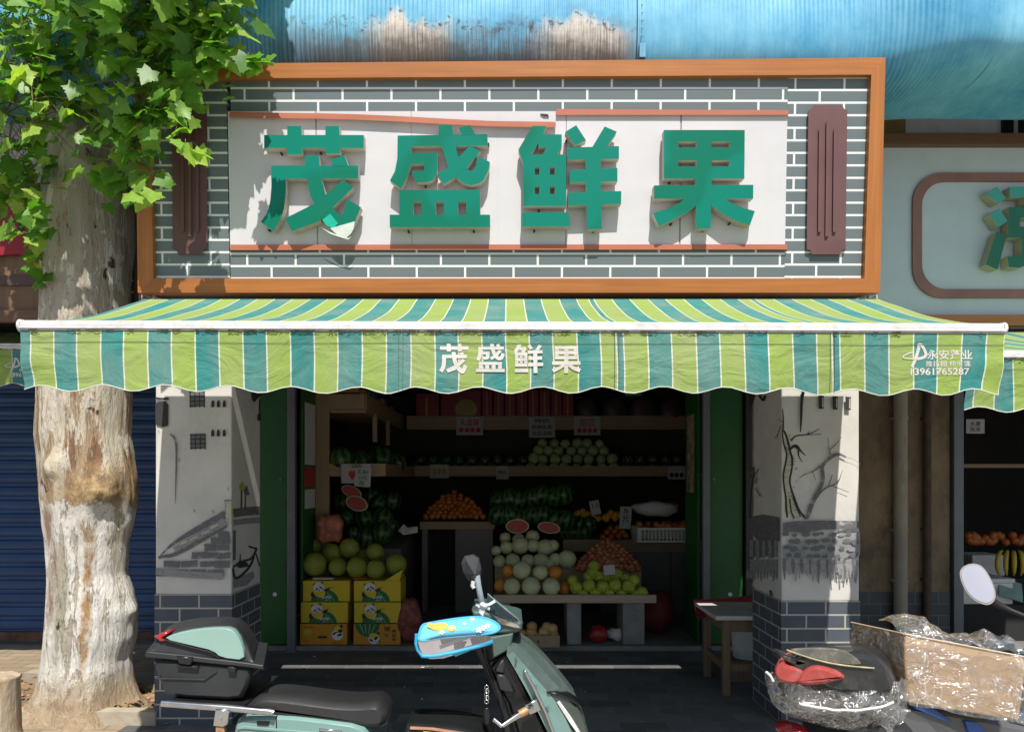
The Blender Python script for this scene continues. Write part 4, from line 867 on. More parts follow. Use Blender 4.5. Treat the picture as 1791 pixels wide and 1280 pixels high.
rf=random.Random(21)
def fruit(kind,m,p,r,label,cat,group,asp=1.0,rot=None,base=.1):
    key=(kind,m.name)
    if key not in PR: PR[key]=fruit_proto(kind,m,base,asp)
    o=PR[key].copy(); col.objects.link(o); o.location=p; o.scale=(r/base,)*3; o.rotation_euler=rot or (rf.uniform(-.5,.5),rf.uniform(-.5,.5),rf.uniform(0,6)); return tag(o,label,cat,group)
def px_fruit(lst,scale,ox,oy,d,**k):
    for x,y,r in lst:
        px,py=ox+x/scale,oy+y/scale; dd=d(px,py) if callable(d) else d; fruit(p=P(px,py,dd),r=r/scale/F*dd,**k)
# panda boxes
yb=M('yellow_carton',(.62,.45,.01),.5,var=.05,vs=3); ob_=M('orange_carton',(.55,.24,.01),.5,var=.05,vs=3)
pwh=M('print_white',(.62,.62,.64),.6); pbk=M('print_black',(.015,.015,.018),.6); pye=M('print_yellow',(.66,.50,.03),.6); pg1=M('print_green',(.02,.13,.035),.6); pg2=M('print_light_green',(.16,.36,.14),.6); prd=M('print_red',(.45,.07,.02),.6)
def ell(cx,cy,rx,ry,n=20,a0=0,a1=2*math.pi,tilt=0):
    out=[]
    for i in range(n+(0 if a1-a0>6.2 else 1)):
        a=a0+(a1-a0)*i/n; x,y=rx*math.cos(a),ry*math.sin(a); out.append((cx+x*math.cos(tilt)-y*math.sin(tilt),cy+x*math.sin(tilt)+y*math.cos(tilt)))
    return out
W_,H_,DP=.405,.182,.32
def carton(x,y,z,kind,label,w=W_):
    t=thing('fruit_box',label,'fruit box',(x,y,z),'panda fruit boxes')
    m=yb if kind==0 else ob_
    MB().box((0,0,.002),(w,DP,H_-.002),m).obj('carton',t,bevel=.004)
    cnt=[0]
    def f(u,v,o): return Vector((u*w,-.0006-o,H_*(1-v)))
    q=MB()
    def pl(pts,mm): cnt[0]+=1; q.add([f(u,v,.0003*cnt[0]) for u,v in pts],[tuple(range(len(pts)))],mm)
    if kind==0:
        pl(ell(.47,1.0,.30,.58,18,math.pi,2*math.pi),pg1)
        for k in range(5): a=.30+k*.09; pl([(a,.985),(a+.03,.985),(a*.55+.215+.0,.5 if k in(1,2,3) else .62),(a*.55+.20,.5 if k in (1,2,3) else .62)],pg2 if k>2 else M('print_mid_green',(.04,.20,.06),.6) if 'print_mid_green' not in bpy.data.materials else bpy.data.materials['print_mid_green'])
        pl(ell(.22,.66,.05,.14),pbk); pl(ell(.50,.47,.045,.15,tilt=.5),pbk); pl(ell(.25,.20,.03,.075),pbk); pl(ell(.41,.12,.03,.075),pbk)
        pl(ell(.345,.33,.12,.24),pwh); pl(ell(.30,.40,.018,.08,12,tilt=.3),pbk); pl(ell(.395,.34,.02,.09,12,tilt=-.5),pbk); pl(ell(.35,.46,.02,.03,10),pbk)
        pl(ell(.35,.50,.13,.30,16,.0,math.pi,tilt=-.12),pye)
        pl([(.565,.30),(.572,.30),(.572,.42),(.565,.42)],pg1); pl([(.57,.30),(.66,.32),(.66,.335),(.57,.32)],pg1)
        q.obj('print',t); q=MB(); put_text(q,'冰淇淋',f,.40,.72,.62,.86,.0055,pwh,.03); put_text(q,'小西瓜',f,.46,.89,.55,.95,.0055,pwh,.02)
    elif kind==1:
        pl(ell(.76,.16,.025,.07),pbk); pl(ell(.885,.12,.03,.08),pbk); pl(ell(.80,.52,.125,.26),pwh); pl(ell(.80,.22,.07,.13),pye); pl(ell(.735,.46,.03,.08,12,tilt=.4),pbk); pl(ell(.85,.52,.04,.08,12,tilt=.6),pbk); pl(ell(.79,.40,.02,.03,10),pbk); pl(ell(.86,.34,.05,.09,12),pbk)
        q.obj('print',t); q=MB(); pl([(.38,.58),(.58,.58),(.58,.68),(.38,.68)],pbk); q.obj('hand_slot',t); q=MB(); pl(ell(.17,.42,.09,.17,12),M('pear_print',(.45,.38,.03),.6))
        q.obj('print',t); q=MB(); put_text(q,'熊猫小西瓜',f,.07,.10,.30,.2,.003,prd,.02); put_text(q,'冰淇淋',f,.08,.78,.2,.86,.003,prd,.02); put_text(q,'新鲜水果',f,.66,.85,.9,.93,.003,prd,.02)
    else:
        pl(ell(.30,.01,.26,.60,18,0,math.pi),pg1)
        for k in range(4): a=.12+k*.11; pl([(a,.02),(a+.035,.02),(a*.4+.19,.52),(a*.4+.175,.52)],pg2)
        q.obj('print',t); q=MB(); pl(ell(.53,.45,.03,.06),pbk); pl(ell(.44,.72,.12,.24),pwh); pl(ell(.42,.56,.085,.13),pye); pl(ell(.38,.78,.03,.07,12,tilt=-.4),pbk); pl(ell(.48,.68,.035,.09,12,tilt=.3),pbk); pl(ell(.555,.82,.02,.05,10),pbk)
        q.obj('print',t); q=MB(); put_text(q,'小',f,.65,.46,.76,.64,.004,pbk,.02,True); put_text(q,'凤',f,.65,.10,.79,.34,.004,pbk,.02,True)
        for i,ch in enumerate('淋淇冰'): put_text(q,ch,f,.82,.26+i*.2,.91,.42+i*.2,.004,pbk,.02,True)
    q.obj('lettering',t); return t
xa=P(525,0,6.4).x; xb=P(617,0,6.4).x; zf_=.05
carton(xa-.01,1.93,zf_,1,'orange panda fruit box with a hand slot, bottom of the stack beside the door post')
carton(xa-.005,1.94,zf_+.186,0,'yellow panda fruit box, middle of the stack beside the door post'); carton(xa+.012,1.94,zf_+.372,0,'yellow panda fruit box, topmost of the stack beside the door post')
carton(xb,1.93,zf_,2,'orange panda fruit box printed upside down, bottom of the inner stack'); carton(xb+.004,1.935,zf_+.186,0,'yellow panda fruit box, middle of the inner stack'); bx_=carton(xb+.002,1.935,zf_+.372,0,'yellow panda fruit box with a raised flap, topmost of the inner stack')
MB().add([(.27,.0,.182),(.395,.0,.182),(.42,.02,.275),(.39,.26,.285),(.395,.3,.182)],[(0,1,2),(1,4,3,2)],yb).obj('flap',bx_)
for a,b_,c_,mm,lab in ((545,580,1006,paper,'white paper slip lying on a panda box'),(617,638,1008,prd,'red paper slip lying on a panda box')):
    p=P(a,c_,6.42); p2=P(b_,c_,6.42); o=MB().box((p.x,1.95,.614),(p2.x,2.02,.622),mm).obj('paper_slip'); tag(o,lab,'paper slip')
s4=4.74
px_fruit([(240,505,100),(430,525,75),(590,530,88),(745,545,80)],s4,500,880,6.55,kind='netted_melon',m=netm,label='green melon in a yellow foam net, front row on the panda boxes',cat='melon',group='netted melons front row')
px_fruit([(915,505,88)],s4,500,880,6.6,kind='netted_melon',m=netm,label='netted green melon resting in the raised box flap',cat='melon',group='netted melons front row')
px_fruit([(385,415,82),(525,370,85),(740,405,75)],s4,500,880,6.75,kind='netted_melon',m=netm,label='green melon in a yellow foam net, upper row on the panda boxes',cat='melon',group='netted melons upper row')
px_fruit([(240,350,70),(620,450,70),(320,500,70)],s4,500,880,6.9,kind='netted_melon',m=netm,label='shaded netted melon tucked behind the others on the panda boxes',cat='melon',group='netted melons behind')
WL='striped dark watermelon on the '
px_fruit([(660,285,88),(790,250,95),(560,250,60)],s4,500,880,7.4,kind='watermelon',m=wmm,label=WL+'slanted bin, lowest row',cat='watermelon',group='bin watermelons low')
px_fruit([(500,120,75),(650,130,88),(800,120,90),(870,190,70)],s4,500,880,7.8,kind='watermelon',m=wmm,label=WL+'slanted bin, second row',cat='watermelon',group='bin watermelons second')
px_fruit([(450,0,80),(600,20,85),(760,0,90),(700,-60,70),(880,-20,80)],s4,500,880,8.2,kind='watermelon',m=wmm,label=WL+'slanted bin, top row under the shelf',cat='watermelon',group='bin watermelons top')
# mid shelf melons
z0=1.54
for k,(px,r) in enumerate([(596,23),(630,20),(665,24),(694,18)]): d=7.0+.35*k; rr=r/F*d; p=P(px,790,d); fruit('watermelon',wmm,(p.x,p.y,z0+rr),rr,WL+'side shelf above the price cards','watermelon','side shelf watermelons')
for row in range(2):
    for k in range(9): p=P(726+k*22.5+row*9,0,9.25+.16*row); rr=.075; fruit('watermelon',wmm,(p.x,p.y,z0+rr+row*.09),rr*rf.uniform(.92,1.08),WL+('back shelf, '+('front row' if row==0 else 'upper row')),'watermelon','back shelf watermelons '+str(row))
for row,(n,xx,dz,dy) in enumerate(((8,929,.0,0),(8,932,.115,.06),(7,940,.22,.14),(6,950,.31,.22))):
    for k in range(n): p=P(xx+k*19.6+rf.uniform(-2,2)+(8 if k>5 and row==0 else 0),0,9.2+dy); rr=.07*rf.uniform(.9,1.08); fruit('pale_melon',pgreen,(p.x,p.y,z0+rr+dz),rr,'round pale green melon on the back shelf, '+('bottom','second','third','top')[row]+' row','melon','shelf melons row '+str(row+1))
for row in range(2):
    for k in range(5): p=P(1098+k*22,0,9.3+.1*row); fruit('watermelon',wmm,(p.x,p.y,z0+.075+.1*row),.075,WL+'dark end of the back shelf','watermelon','dark end watermelons')
# gift boxes on the upper shelf
rb=M('red_gift_box',(.25,.015,.025),.45,var=.1); gold=M('gold_print',(.40,.28,.10),.5,var=.2)
def gift(px0,px1,py0,d,label,circle=False,m=rb):
    a=P(px0,py0,d); c=P(px1,728,d); t=thing('gift_box',label,'gift box',(a.x,a.y,2.142),'red gift boxes')
    h=max(.08,a.z-2.142); MB().box((0,0,0),(c.x-a.x-.006,.2,h),m).obj('carton',t,bevel=.003)
    if circle: MB().add([((c.x-a.x)*.62+.14*math.cos(i*.4),-.001,h*.45+.13*math.sin(i*.4)) for i in range(16)],[tuple(range(16))],gold).obj('emblem',t)
    else: MB().box(((c.x-a.x)*.4,-.001,h*.1),((c.x-a.x)*.5,-.0004,h*.85),gold).obj('gold_stripe',t)
gift(728,768,688,9.4,'small red gift box with a white slip, nearest the side shelf'); gift(771,842,680,9.4,'large red gift box with a round golden emblem on the upper shelf',True)
for k in range(8): gift(843+k*20.2,862+k*20.2,676+rf.uniform(-3,3),9.4,'narrow upright red gift box in the row on the upper shelf')
gb=M('dark_bag',(.03,.03,.04),.5,var=.5,vs=8,c2=(.08,.03,.02))
for k,(a,b_) in enumerate(((1008,1050),(1052,1098),(1100,1150),(1152,1200))):
    p=P((a+b_)/2,0,9.45); o=MB().sphere((0,0,0),((b_-a)/2/F*9.4,.1,.20),gb,14,10,None,.25,k*3).obj('fruit_bag'); o.location=(p.x,p.y,2.33); tag(o,'dark wrapped fruit bag on the upper shelf beyond the red gift boxes','bag','dark bags on the upper shelf')
cols_=[(.35,.25,.03),(.05,.16,.08),(.04,.10,.18),(.30,.10,.02),(.25,.25,.24),(.03,.03,.05)]
for k in range(7): y=2.55+k*.27; h=.2+.03*(k%3); o=MB().box((-1.70,y,2.13),(-1.37,y+.2,2.13+h),M('packet_%d'%k,cols_[k%6],.5)).obj('snack_packet',bevel=.01); tag(o,'coloured snack packet lined up on the side shelf top','packet','snack packets')
o=MB().box((-1.80,2.46,2.29),(-1.4,2.54,2.42),redf).obj('red_cloth'); tag(o,'dark red bundle on top of the shelf upright','bundle')
# price cards
dimpaper=M('dimmed_paper',(.40,.40,.41),.7,var=.12,vs=14)  # white card paper with the shop's dimness put into its colour
def card(px0,py0,px1,py1,d,label,rows=(),bag=False,rot=0,col_=ink,name='price_card'):
    a=P(px0,py0,d); c=P(px1,py1,d); w_=c.x-a.x; h=a.z-c.z; t=thing(name,label,'price card',(a.x,a.y,a.z)); t.rotation_euler=(0,rot,0)
    MB().box((0,0,-h),(w_,.002,0),dimpaper).obj('sheet',t)
    q=MB(); f=lambda u,v,o: Vector((u*w_,-.0008-o,-v*h))
    for i,(txt,u0,v0,u1,v1,mm) in enumerate(rows): put_text(q,txt,f,u0,v0,u1,v1,.0002*i,mm,.01)
    if rows: q.obj('writing',t)
    return t
card(597,811,648,845,6.86,'larger white price card with a red heart clipped on the side shelf',[('❤',.25,.35,.5,.85,redink)]); card(622,817,650,850,6.84,'tilted handwritten card clipped over the larger price card',[('无籽',.08,.1,.85,.35,greenink),('3元',.2,.42,.8,.62,greenink),('甜',.3,.68,.62,.92,greenink)],rot=.08)
MB_=MB().tube([P(622,806,6.83),P(622,812,6.83)],.006,steel_grey,8).box(P(615,818,6.83),P(632,813,6.835),steel_grey).obj('bulldog_clip'); tag(MB_,'small metal clip holding the price cards on the shelf','clip')
card(798,728,845,761,9.34,'price card with red printed fruit circles on the upper shelf',[('礼盒装',.15,.12,.85,.5,redink),('●●●●',.1,.6,.9,.85,redink)])
card(925,729,971,765,9.34,'price card with three printed lines on the upper shelf',[('特价',.2,.08,.8,.3,ink),('新鲜水果',.12,.38,.88,.6,ink),('欢迎选购',.12,.68,.88,.9,ink)]); card(1004,728,1050,761,9.34,'price card with printed fruit picture, last along the upper shelf',[('甜瓜',.2,.1,.8,.55,redink),('●●●●',.12,.62,.88,.88,redink)])
card(752,812,785,836,9.1,'small card with orange dots on the middle shelf over the oranges',[('●●●',.15,.3,.85,.7,M('print_orange',(.4,.2,.03),.7))]); card(868,815,890,838,9.1,'small plain grey card on the middle shelf',[('特价',.15,.3,.85,.6,ink)]); card(1168,815,1199,838,9.1,'small dark printed card at the far end of the middle shelf',[('●●●',.1,.5,.9,.85,ink)])
card(771,866,789,880,8.05,'small blank card standing in the small oranges'); card(1030,877,1047,902,8.05,'narrow handwritten price card leaning over the oranges',[('3.5',.15,.2,.85,.5,ink)],rot=-.2); card(1085,885,1105,924,7.95,'tall handwritten price card before the white crate',[('5',.3,.1,.7,.3,ink),('元',.2,.4,.8,.7,ink)],rot=.05); card(1055,989,1075,1006,6.5,'tilted blue price card behind the foam netted fruit',rot=-.1); card(1093,676,1122,692,9.3,'small slip hanging above the dark bags',[('99',.2,.2,.8,.7,ink)])
o=MB().add([Vector((0,0,0)),Vector((.06,0,.07)),Vector((.09,.03,.03)),Vector((.2,.02,.045)),Vector((.2,.0,-.02)),Vector((.06,-.02,-.04))],[(0,5,4,3,2,1)],paper).obj('plastic_bag'); o.location=P(696,928,7.6); tag(o,'crumpled white plastic bag on the bin edge','plastic bag')
# cut watermelons
fl_=M('watermelon_flesh',(.36,.035,.025),.5,var=.15); rd=M('watermelon_rind_edge',(.45,.48,.30),.5)
def cut(px,py,rx,ry,d,tilt,label):
    c=P(px,py,d); a=rx/F*d; b2=ry/F*d
    t=thing('cut_watermelon',label,'watermelon half',c); t.rotation_euler=(0,tilt,0)
    MB().prism([(a*math.cos(i*.3142),-.004,b2*math.sin(i*.3142)) for i in range(20)],[(a*math.cos(i*.3142),.01,b2*math.sin(i*.3142)) for i in range(20)],rd).obj('rim',t)
    MB().add([(a*.9*math.cos(i*.3142),-.0065,b2*.88*math.sin(i*.3142)) for i in range(20)],[tuple(range(20))],fl_).obj('flesh',t)
    vs=MB().sphere((0,.012,0),(a*.97,min(a,b2)*1.1,b2*.97),wmm,18,12); vs.v=[(x,max(y,.011),z) for x,y,z in vs.v]; vs.obj('rind',t)
cut(905,920,20.5,12.5,7.35,0,'cut watermelon half with red flesh above the pale melon pile, level one'); cut(960,922.5,20,10,7.35,.16,'cut watermelon half with red flesh above the pale melons, tilted one')
cut(615,860,19,10,7.15,.45,'wrapped red watermelon slice leaning under the price cards, upper one'); cut(624,880,20,13,7.1,.35,'wrapped red watermelon slice leaning under the price cards, lower one')
for k in range(14): px=872+(k%7)*19+rf.uniform(-3,3); py=905-(k//7)*34+rf.uniform(-6,6); d=7.9+.3*(k//7); fruit('watermelon',wmm,P(px,py,d),19/F*d,WL+'heap behind the two red halves','watermelon','heaped watermelons')
for k in range(6): fruit('watermelon',wmm,P(985+k*9,930-(k%2)*14,8.2),16/F*8.2,WL+'counter beside the pale melon pile','watermelon','counter watermelons')
# orange heaps
def heap(x0,x1,ybase,ytop,step,r,d,pw=.8,**k):
    y=ybase-r; i=0
    while y>ytop:
        f=(ybase-y)/(ybase-ytop); half=(x1-x0)/2*(1-f**1.6)**pw; n=max(1,int(2*half/step)); cx=(x0+x1)/2
        for a in range(n): fruit(p=P(cx-half+2*half*(a+.5)/n+rf.uniform(-1.2,1.2),y+rf.uniform(-1.2,1.2),d+.35*f+rf.uniform(-.03,.03)),r=r*rf.uniform(.9,1.1)/F*d,**k)
        y-=step*.62; i+=1
heap(740,850,908,860,9.5,5.6,7.75,kind='orange',m=orange,label='small orange in the heap on the low counter',cat='orange',group='small oranges in a heap')
for k in range(26): px=1003+rf.random()*92; py=892+rf.random()*18; fruit('orange_fruit',mango,P(px,py,8.2),6/F*8.2,'yellow orange fruit in the row behind the price cards','fruit','yellow oranges in a row')
heap(1046,1104,944,918,11,6.2,7.75,kind='persimmon',m=orange,label='round orange fruit piled beside the white crate',cat='fruit',group='orange fruit beside the crate')
# white crate with fruit
p=P(1115,943,7.6); p2=P(1210,917,7.6); w_=p2.x-p.x; h=p2.z-p.z
t=thing('fruit_crate','white plastic fruit crate with slotted side, filled with red fruit','crate',(p.x,p.y,.832)); h=.15
q=MB().box((0,0,0),(w_,.02,.02),paper).box((0,0,h-.025),(w_,.02,h),paper).box((0,0,.02),(.03,.02,h-.025),paper).box((w_-.03,0,.02),(w_,.02,h-.025),paper)
for k in range(13): x=.03+(w_-.06)*k/13; q.box((x,.002,.02),(x+.012,.018,h-.025),paper)
for k in range(1,4): z=.02+(h-.045)*k/4; q.box((.03,.003,z-.004),(w_-.03,.017,z+.004),paper)
q.obj('slotted_side',t); MB().box((0,.02,0),(.02,.4,h),paper).box((w_-.02,.02,0),(w_,.4,h),paper).box((.02,.38,0),(w_-.02,.4,h),paper).box((.02,.02,0),(w_-.02,.38,.01),paper).obj('basket',t)
for k in range(34): fruit('tomato',orange if k%3 else redf,(p.x+.03+(w_-.06)*rf.random(),p.y+.04+.3*rf.random(),.832+h+rf.uniform(-.02,.035)),.033,'red orange fruit heaped in the white crate','fruit','fruit in the white crate')
o=MB().sphere((0,0,0),(.26,.12,.085),paper,20,12,None,.3,4).obj('foam_sack'); o.location=P(1148,889,8.15); tag(o,'pale foam sack lying behind the white fruit crate','sack')
# front table
p0=P(863,1060,6.4); p1=P(1148,1041,6.4); zt=.485
t=thing('display_table','low plank table on concrete block legs loaded with melons','table',(0,1.9,0))
q=MB().box((p0.x,0,.415),(p1.x,.045,zt),woodmat('grey_pine',(.36,.27,.20),(.45,.35,.27),'x')).obj('front_board',t,bevel=.003); MB().box((p0.x,.046,.42),(p1.x-.02,.62,.455),pine).obj('tabletop',t)
MB().box((p0.x,.64,.455),(P(1123,0,7).x,.68,.66),pine).obj('riser_board',t); MB().box((p0.x,.681,.60),(P(1123,0,7).x,1.15,.63),pine).obj('tabletop',t)
for a,b_ in ((868,893),(992,1017),(1090,1128)): MB().box((P(a,0,6.42).x,.03,.05),(P(b_,0,6.42).x,.42,.414),concrete).obj('leg',t,bevel=.01)
s7=4.4775; dF=lambda px,py: 6.42+(1040-py)*.004
PL='pale cream melon in the '
px_fruit([(248,650,68),(398,650,75),(555,652,71)],s7,840,880,6.48,kind='pale_melon',m=palem,label=PL+'front row of the table pile',cat='melon',group='cream melons front row')
px_fruit([(325,522,72),(470,540,61)],s7,840,880,6.55,kind='pale_melon',m=palem,label=PL+'second row between the orange melons',cat='melon',group='cream melons second row')
px_fruit([(165,642,58),(660,665,58),(225,527,52),(580,545,58)],s7,840,880,6.62,kind='orange_melon',m=orm,label='deep orange melon beside the cream melons on the table',cat='melon',group='orange melons')
px_fruit([(150,455,52),(255,450,60),(375,450,55),(475,450,62),(590,440,52),(680,435,72),(540,470,50)],s7,840,880,7.0,kind='pale_melon',m=palem,label=PL+'lower row of the raised tier',cat='melon',group='cream melons tier low')
px_fruit([(205,345,52),(315,330,70),(510,350,70),(125,370,40),(415,330,52),(570,330,48)],s7,840,880,7.15,kind='pale_melon',m=palem,label=PL+'middle row of the raised tier',cat='melon',group='cream melons tier middle')
px_fruit([(195,270,45),(410,262,55),(300,285,50)],s7,840,880,7.3,kind='pale_melon',m=palem,label=PL+'topmost row under the cut watermelons',cat='melon',group='cream melons tier top')
px_fruit([(750,660,52),(850,645,52),(960,655,52),(1055,640,52),(1160,650,55),(1265,700,50),(800,715,45),(900,705,48),(1005,712,50),(1105,715,46),(1220,725,50),(720,600,40),(1205,600,42)],s7,840,880,6.5,kind='foam_netted_fruit',m=foam,label='small green fruit in a yellow foam sleeve, low on the table pile',cat='fruit',group='foam sleeved fruit low')
px_fruit([(880,545,50),(1065,560,55),(850,580,48),(930,575,50),(990,590,46),(890,490,45),(1130,590,45)],s7,840,880,6.65,kind='foam_netted_fruit',m=foam,label='small green fruit in a yellow foam sleeve, upper on the table pile',cat='fruit',group='foam sleeved fruit upper')
heap(1004,1122,1000,944,9.0,5.6,6.95,kind='red_onion',m=redf,label='shiny red brown fruit in the heap behind the foam sleeved fruit',cat='fruit',group='red brown fruit heap')
# apples in a tray, red bag, sack
p=P(900,1135,6.25); p2=P(980,0,6.25); t=thing('fruit_tray','low cardboard tray of blushed apples under the table','tray',(p.x,1.82,.052)); w_=p2.x-p.x; cm_=M('brown_card',(.36,.25,.15),.8,var=.1)
MB().box((0,0,0),(w_,.01,.10),cm_).box((0,.24,0),(w_,.25,.10),cm_).box((0,.01,0),(.01,.24,.10),cm_).box((w_-.01,.01,0),(w_,.24,.10),cm_).box((.01,.01,0),(w_-.01,.24,.02),cm_).obj('tray_body',t)
q=MB(); put_text(q,'4',lambda u,v,o:Vector((u*w_,-.001,.1-v*.1)),.50,.35,.55,.65,0,ink); q.obj('tray_number',t)
px_fruit([(400,1015,46),(500,1010,47),(330,1020,35),(575,1035,40),(405,965,42),(520,965,38),(565,980,42),(300,1035,34),(455,1045,36)],s7,840,880,6.42,kind='apple',m=apple,label='blushed apple in the cardboard tray under the table',cat='apple',group='apples in the tray')
o=MB().sphere((0,0,0),(.085,.07,.075),M('red_plastic',(.28,.015,.015),.4),18,12,None,.25,7).obj('red_bag'); p=P(1046,1108,6.5); o.location=(p.x,p.y,.125); tag(o,'crumpled red plastic bag under the display table','plastic bag')
o=MB().sphere((0,0,0),(.10,.06,.055),paper,16,10,None,.5,9).obj('white_bag'); p=P(1078,1108,6.6); o.location=(p.x,p.y,.11); tag(o,'crumpled white plastic bag under the display table','plastic bag')
o=MB().sphere((0,0,0),(.16,.14,.2),M('dark_red_sack',(.16,.015,.018),.7),18,12,None,.2,2).obj('red_sack'); p=P(1148,1060,6.9); o.location=(p.x,p.y,.26); tag(o,'big dark red net sack beside the display table','sack')
o=MB().sphere((0,0,0),(.11,.1,.2),M('onion_net',(.24,.06,.04),.7,var=.5,vs=16),18,14,None,.25,6).obj('onion_sack'); p=P(716,1060,6.5); o.location=(p.x,p.y,.25); tag(o,'long net sack of red onions beside the panda boxes','sack')
q=MB().sphere((0,0,0),(1,1,1),M('pink_net',(.50,.15,.09),.5,var=.4,vs=14,bump=.6,bs=40),32,22)
q.v=[(math.copysign(abs(x)**.45,x)*.115*(1+.06*math.sin(z*9)),math.copysign(abs(y)**.5,y)*.08,math.copysign(abs(z)**.55,z)*.135*(1-.10*math.exp(-((x)/.25)**2))+.008*math.sin(x*8)) for x,y,z in q.v]
o=q.obj('fruit_net'); o.location=P(577,924,6.8); tag(o,'pinkish red net bag of fruit on top of the netted melons','net bag')
q=MB(); rr=random.Random(8)
for k in range(60):
    a=Vector((rr.uniform(0,.28),rr.uniform(0,.1),rr.uniform(0,.05))); q.tube([a,a+Vector((rr.uniform(-.04,.04),.0,rr.uniform(.01,.06))),a+Vector((rr.uniform(-.1,.1),0,rr.uniform(0,.05)))],.004,tw_m,4)
o=q.obj('garlic_stalks'); o.location=P(703,1127,6.45); o.location.z=.055; tag(o,'tangle of dry garlic stalks on the step beside the boxes','stalks')
# wooden table with white board
t=thing('wooden_table','small worn wooden table with a white board top beside the tree painted pillar','table',(1.47,.56,0))
ww=woodmat('worn_wood',(.16,.10,.06),(.24,.16,.10),'z',.8,25)
for x,y in ((.0,.02),(.0,.50),(.55,.02),(.55,.50)): MB().box((x,y,0.006),(x+.05,y+.05,.53),ww).obj('leg',t,bevel=.004)
q=MB().box((.05,.03,.44),(.55,.055,.53),ww).box((.01,.07,.44),(.035,.50,.53),ww).obj('apron',t); MB().box((.05,.035,.17),(.55,.06,.22),ww).box((.012,.07,.17),(.04,.5,.22),ww).obj('stretcher',t)
o=MB().box((-.065,-.03,.531),(.62,.57,.56),M('white_board',(.55,.54,.50),.6)).obj('white_board',bevel=.003); o.location=(1.47,.56,0); tag(o,'white board laid on the small wooden table','board')
q=MB().grid(lambda u,v:(1.40+.62*u,1.12-.5*v*(1-u)*.2+.02*math.sin(u*8)*v,.575-.13*v*(1-.6*u)+.07*u*u*(1-v)),14,10,M('red_cloth',(.26,.012,.018),.8)); o=q.obj('red_cloth'); tag(o,'dark red cloth hanging behind the small wooden table','cloth')
o=MB().tube([(0,0,0),(0,0,.30)],[.12,.14],paper,20).obj('white_bucket'); o.location=(1.80,1.05,.16); tag(o,'white bucket standing behind the small table legs','bucket')
o=MB().box((1.62,.92,.006),(1.98,1.2,.155),ww).obj('wooden_crate',bevel=.004); tag(o,'low dark wooden crate under the white bucket','crate')
# neighbour's goods
o=MB().box((P(1680,0,6.6).x,2.1,.37),(P(1772,0,6.6).x,2.45,.56),paper).box((P(1677,0,6.6).x,2.09,.561),(P(1775,0,6.6).x,2.46,.60),paper).obj('foam_box',bevel=.01); tag(o,'white foam fruit box with lid in the neighbouring shop','foam box')
o=MB().box((P(1695,0,7.2).x,2.65,.55),(P(1752,0,7.2).x,2.95,.75),paper).obj('foam_box',bevel=.01); tag(o,'smaller white foam box stacked behind the lidded one','foam box')
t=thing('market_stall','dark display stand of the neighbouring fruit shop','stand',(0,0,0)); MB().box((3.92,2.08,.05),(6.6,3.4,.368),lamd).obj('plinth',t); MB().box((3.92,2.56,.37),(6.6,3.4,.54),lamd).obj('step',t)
MB().box((P(1680,0,8).x,3.5,1.6),(6.8,3.9,1.64),pine).obj('shelf_board',t)
bn=M('banana_skin',(.50,.36,.03),.5,var=.15); t=thing('banana_bunch','bunch of yellow bananas in the neighbouring shop','bananas',P(1772,985,6.9))
for k in range(6): MB().tube([(-.10+.05*k+.03*math.sin(a)*(k-3),-.06*math.sin(a),.12*math.cos(a)) for a in [i*.45 for i in range(7)]],[.008,.018,.021,.021,.02,.015,.006],bn,8).obj('banana',t)
for k in range(30): px=1690+rf.random()*100; py=935+rf.random()*14; fruit('mandarin',orange,P(px,py,7.5),7/F*7.5,'orange in the dim tray of the neighbouring shop','orange','dim neighbouring oranges')
card(1690,733,1722,758,6.7,'printed notice hanging in the neighbouring shop doorway',[('水果',.2,.15,.8,.5,ink),('批发',.2,.55,.8,.85,ink)])
o=MB().box((0,0,0),(.22,.01,.18),M('teal_crate',(.20,.32,.30),.6,var=.3)).obj('teal_lid'); o.location=P(1748,1040,6.55); o.rotation_euler=(-.5,.3,0); tag(o,'pale teal lid leaning on the lidded foam box','lid')
# ================================================================= PALE GREEN SCOOTER
DS=2.42; YN=CAMY+DS     # near side plane of the scooter
paint=M('sage_scooter_paint',lin(118,152,146),.24,.0,var=.05,coat=.5,dirt=(.22,.22,.19),dirtamt=.15); paintd=M('sage_grey_panel',lin(74,92,88),.4,var=.06,coat=.2)
dkg=M('dark_grey_plastic',(.024,.026,.029),.5,var=.2,bump=.05,bs=200); blk=M('gloss_black_plastic',(.012,.013,.014),.3,var=.2); seatm=M('black_vinyl_seat',(.028,.028,.029),.42,var=.15,vs=3,bump=.10,bs=180)
redl=M('red_reflector',(.45,.02,.03),.2,coat=.6); rustm=M('rusty_bracket',(.38,.24,.12),.55,.4,var=.3,vs=18,c2=(.30,.12,.03),dirt=(.5,.48,.45),dirtamt=.6)
lensm=M('clear_lens',(.05,.07,.06),.08,var=.1,coat=1.0)
sco=thing('scooter','pale sage green electric scooter with black top case and blue handlebar muff','scooter',(-.35,-1.9,0))
def PL_(name,px,y0,y1,m,edge=.02,d=DS,sm=0,par=sco,smooth=True,sh=(0,0)):
    pts=XZ(px,d)
    if sm: pts=chaikin(pts,sm,True)
    o=pillow(MB(),pts,y0,y1,m,edge,smooth,sh).obj(name,par); return o
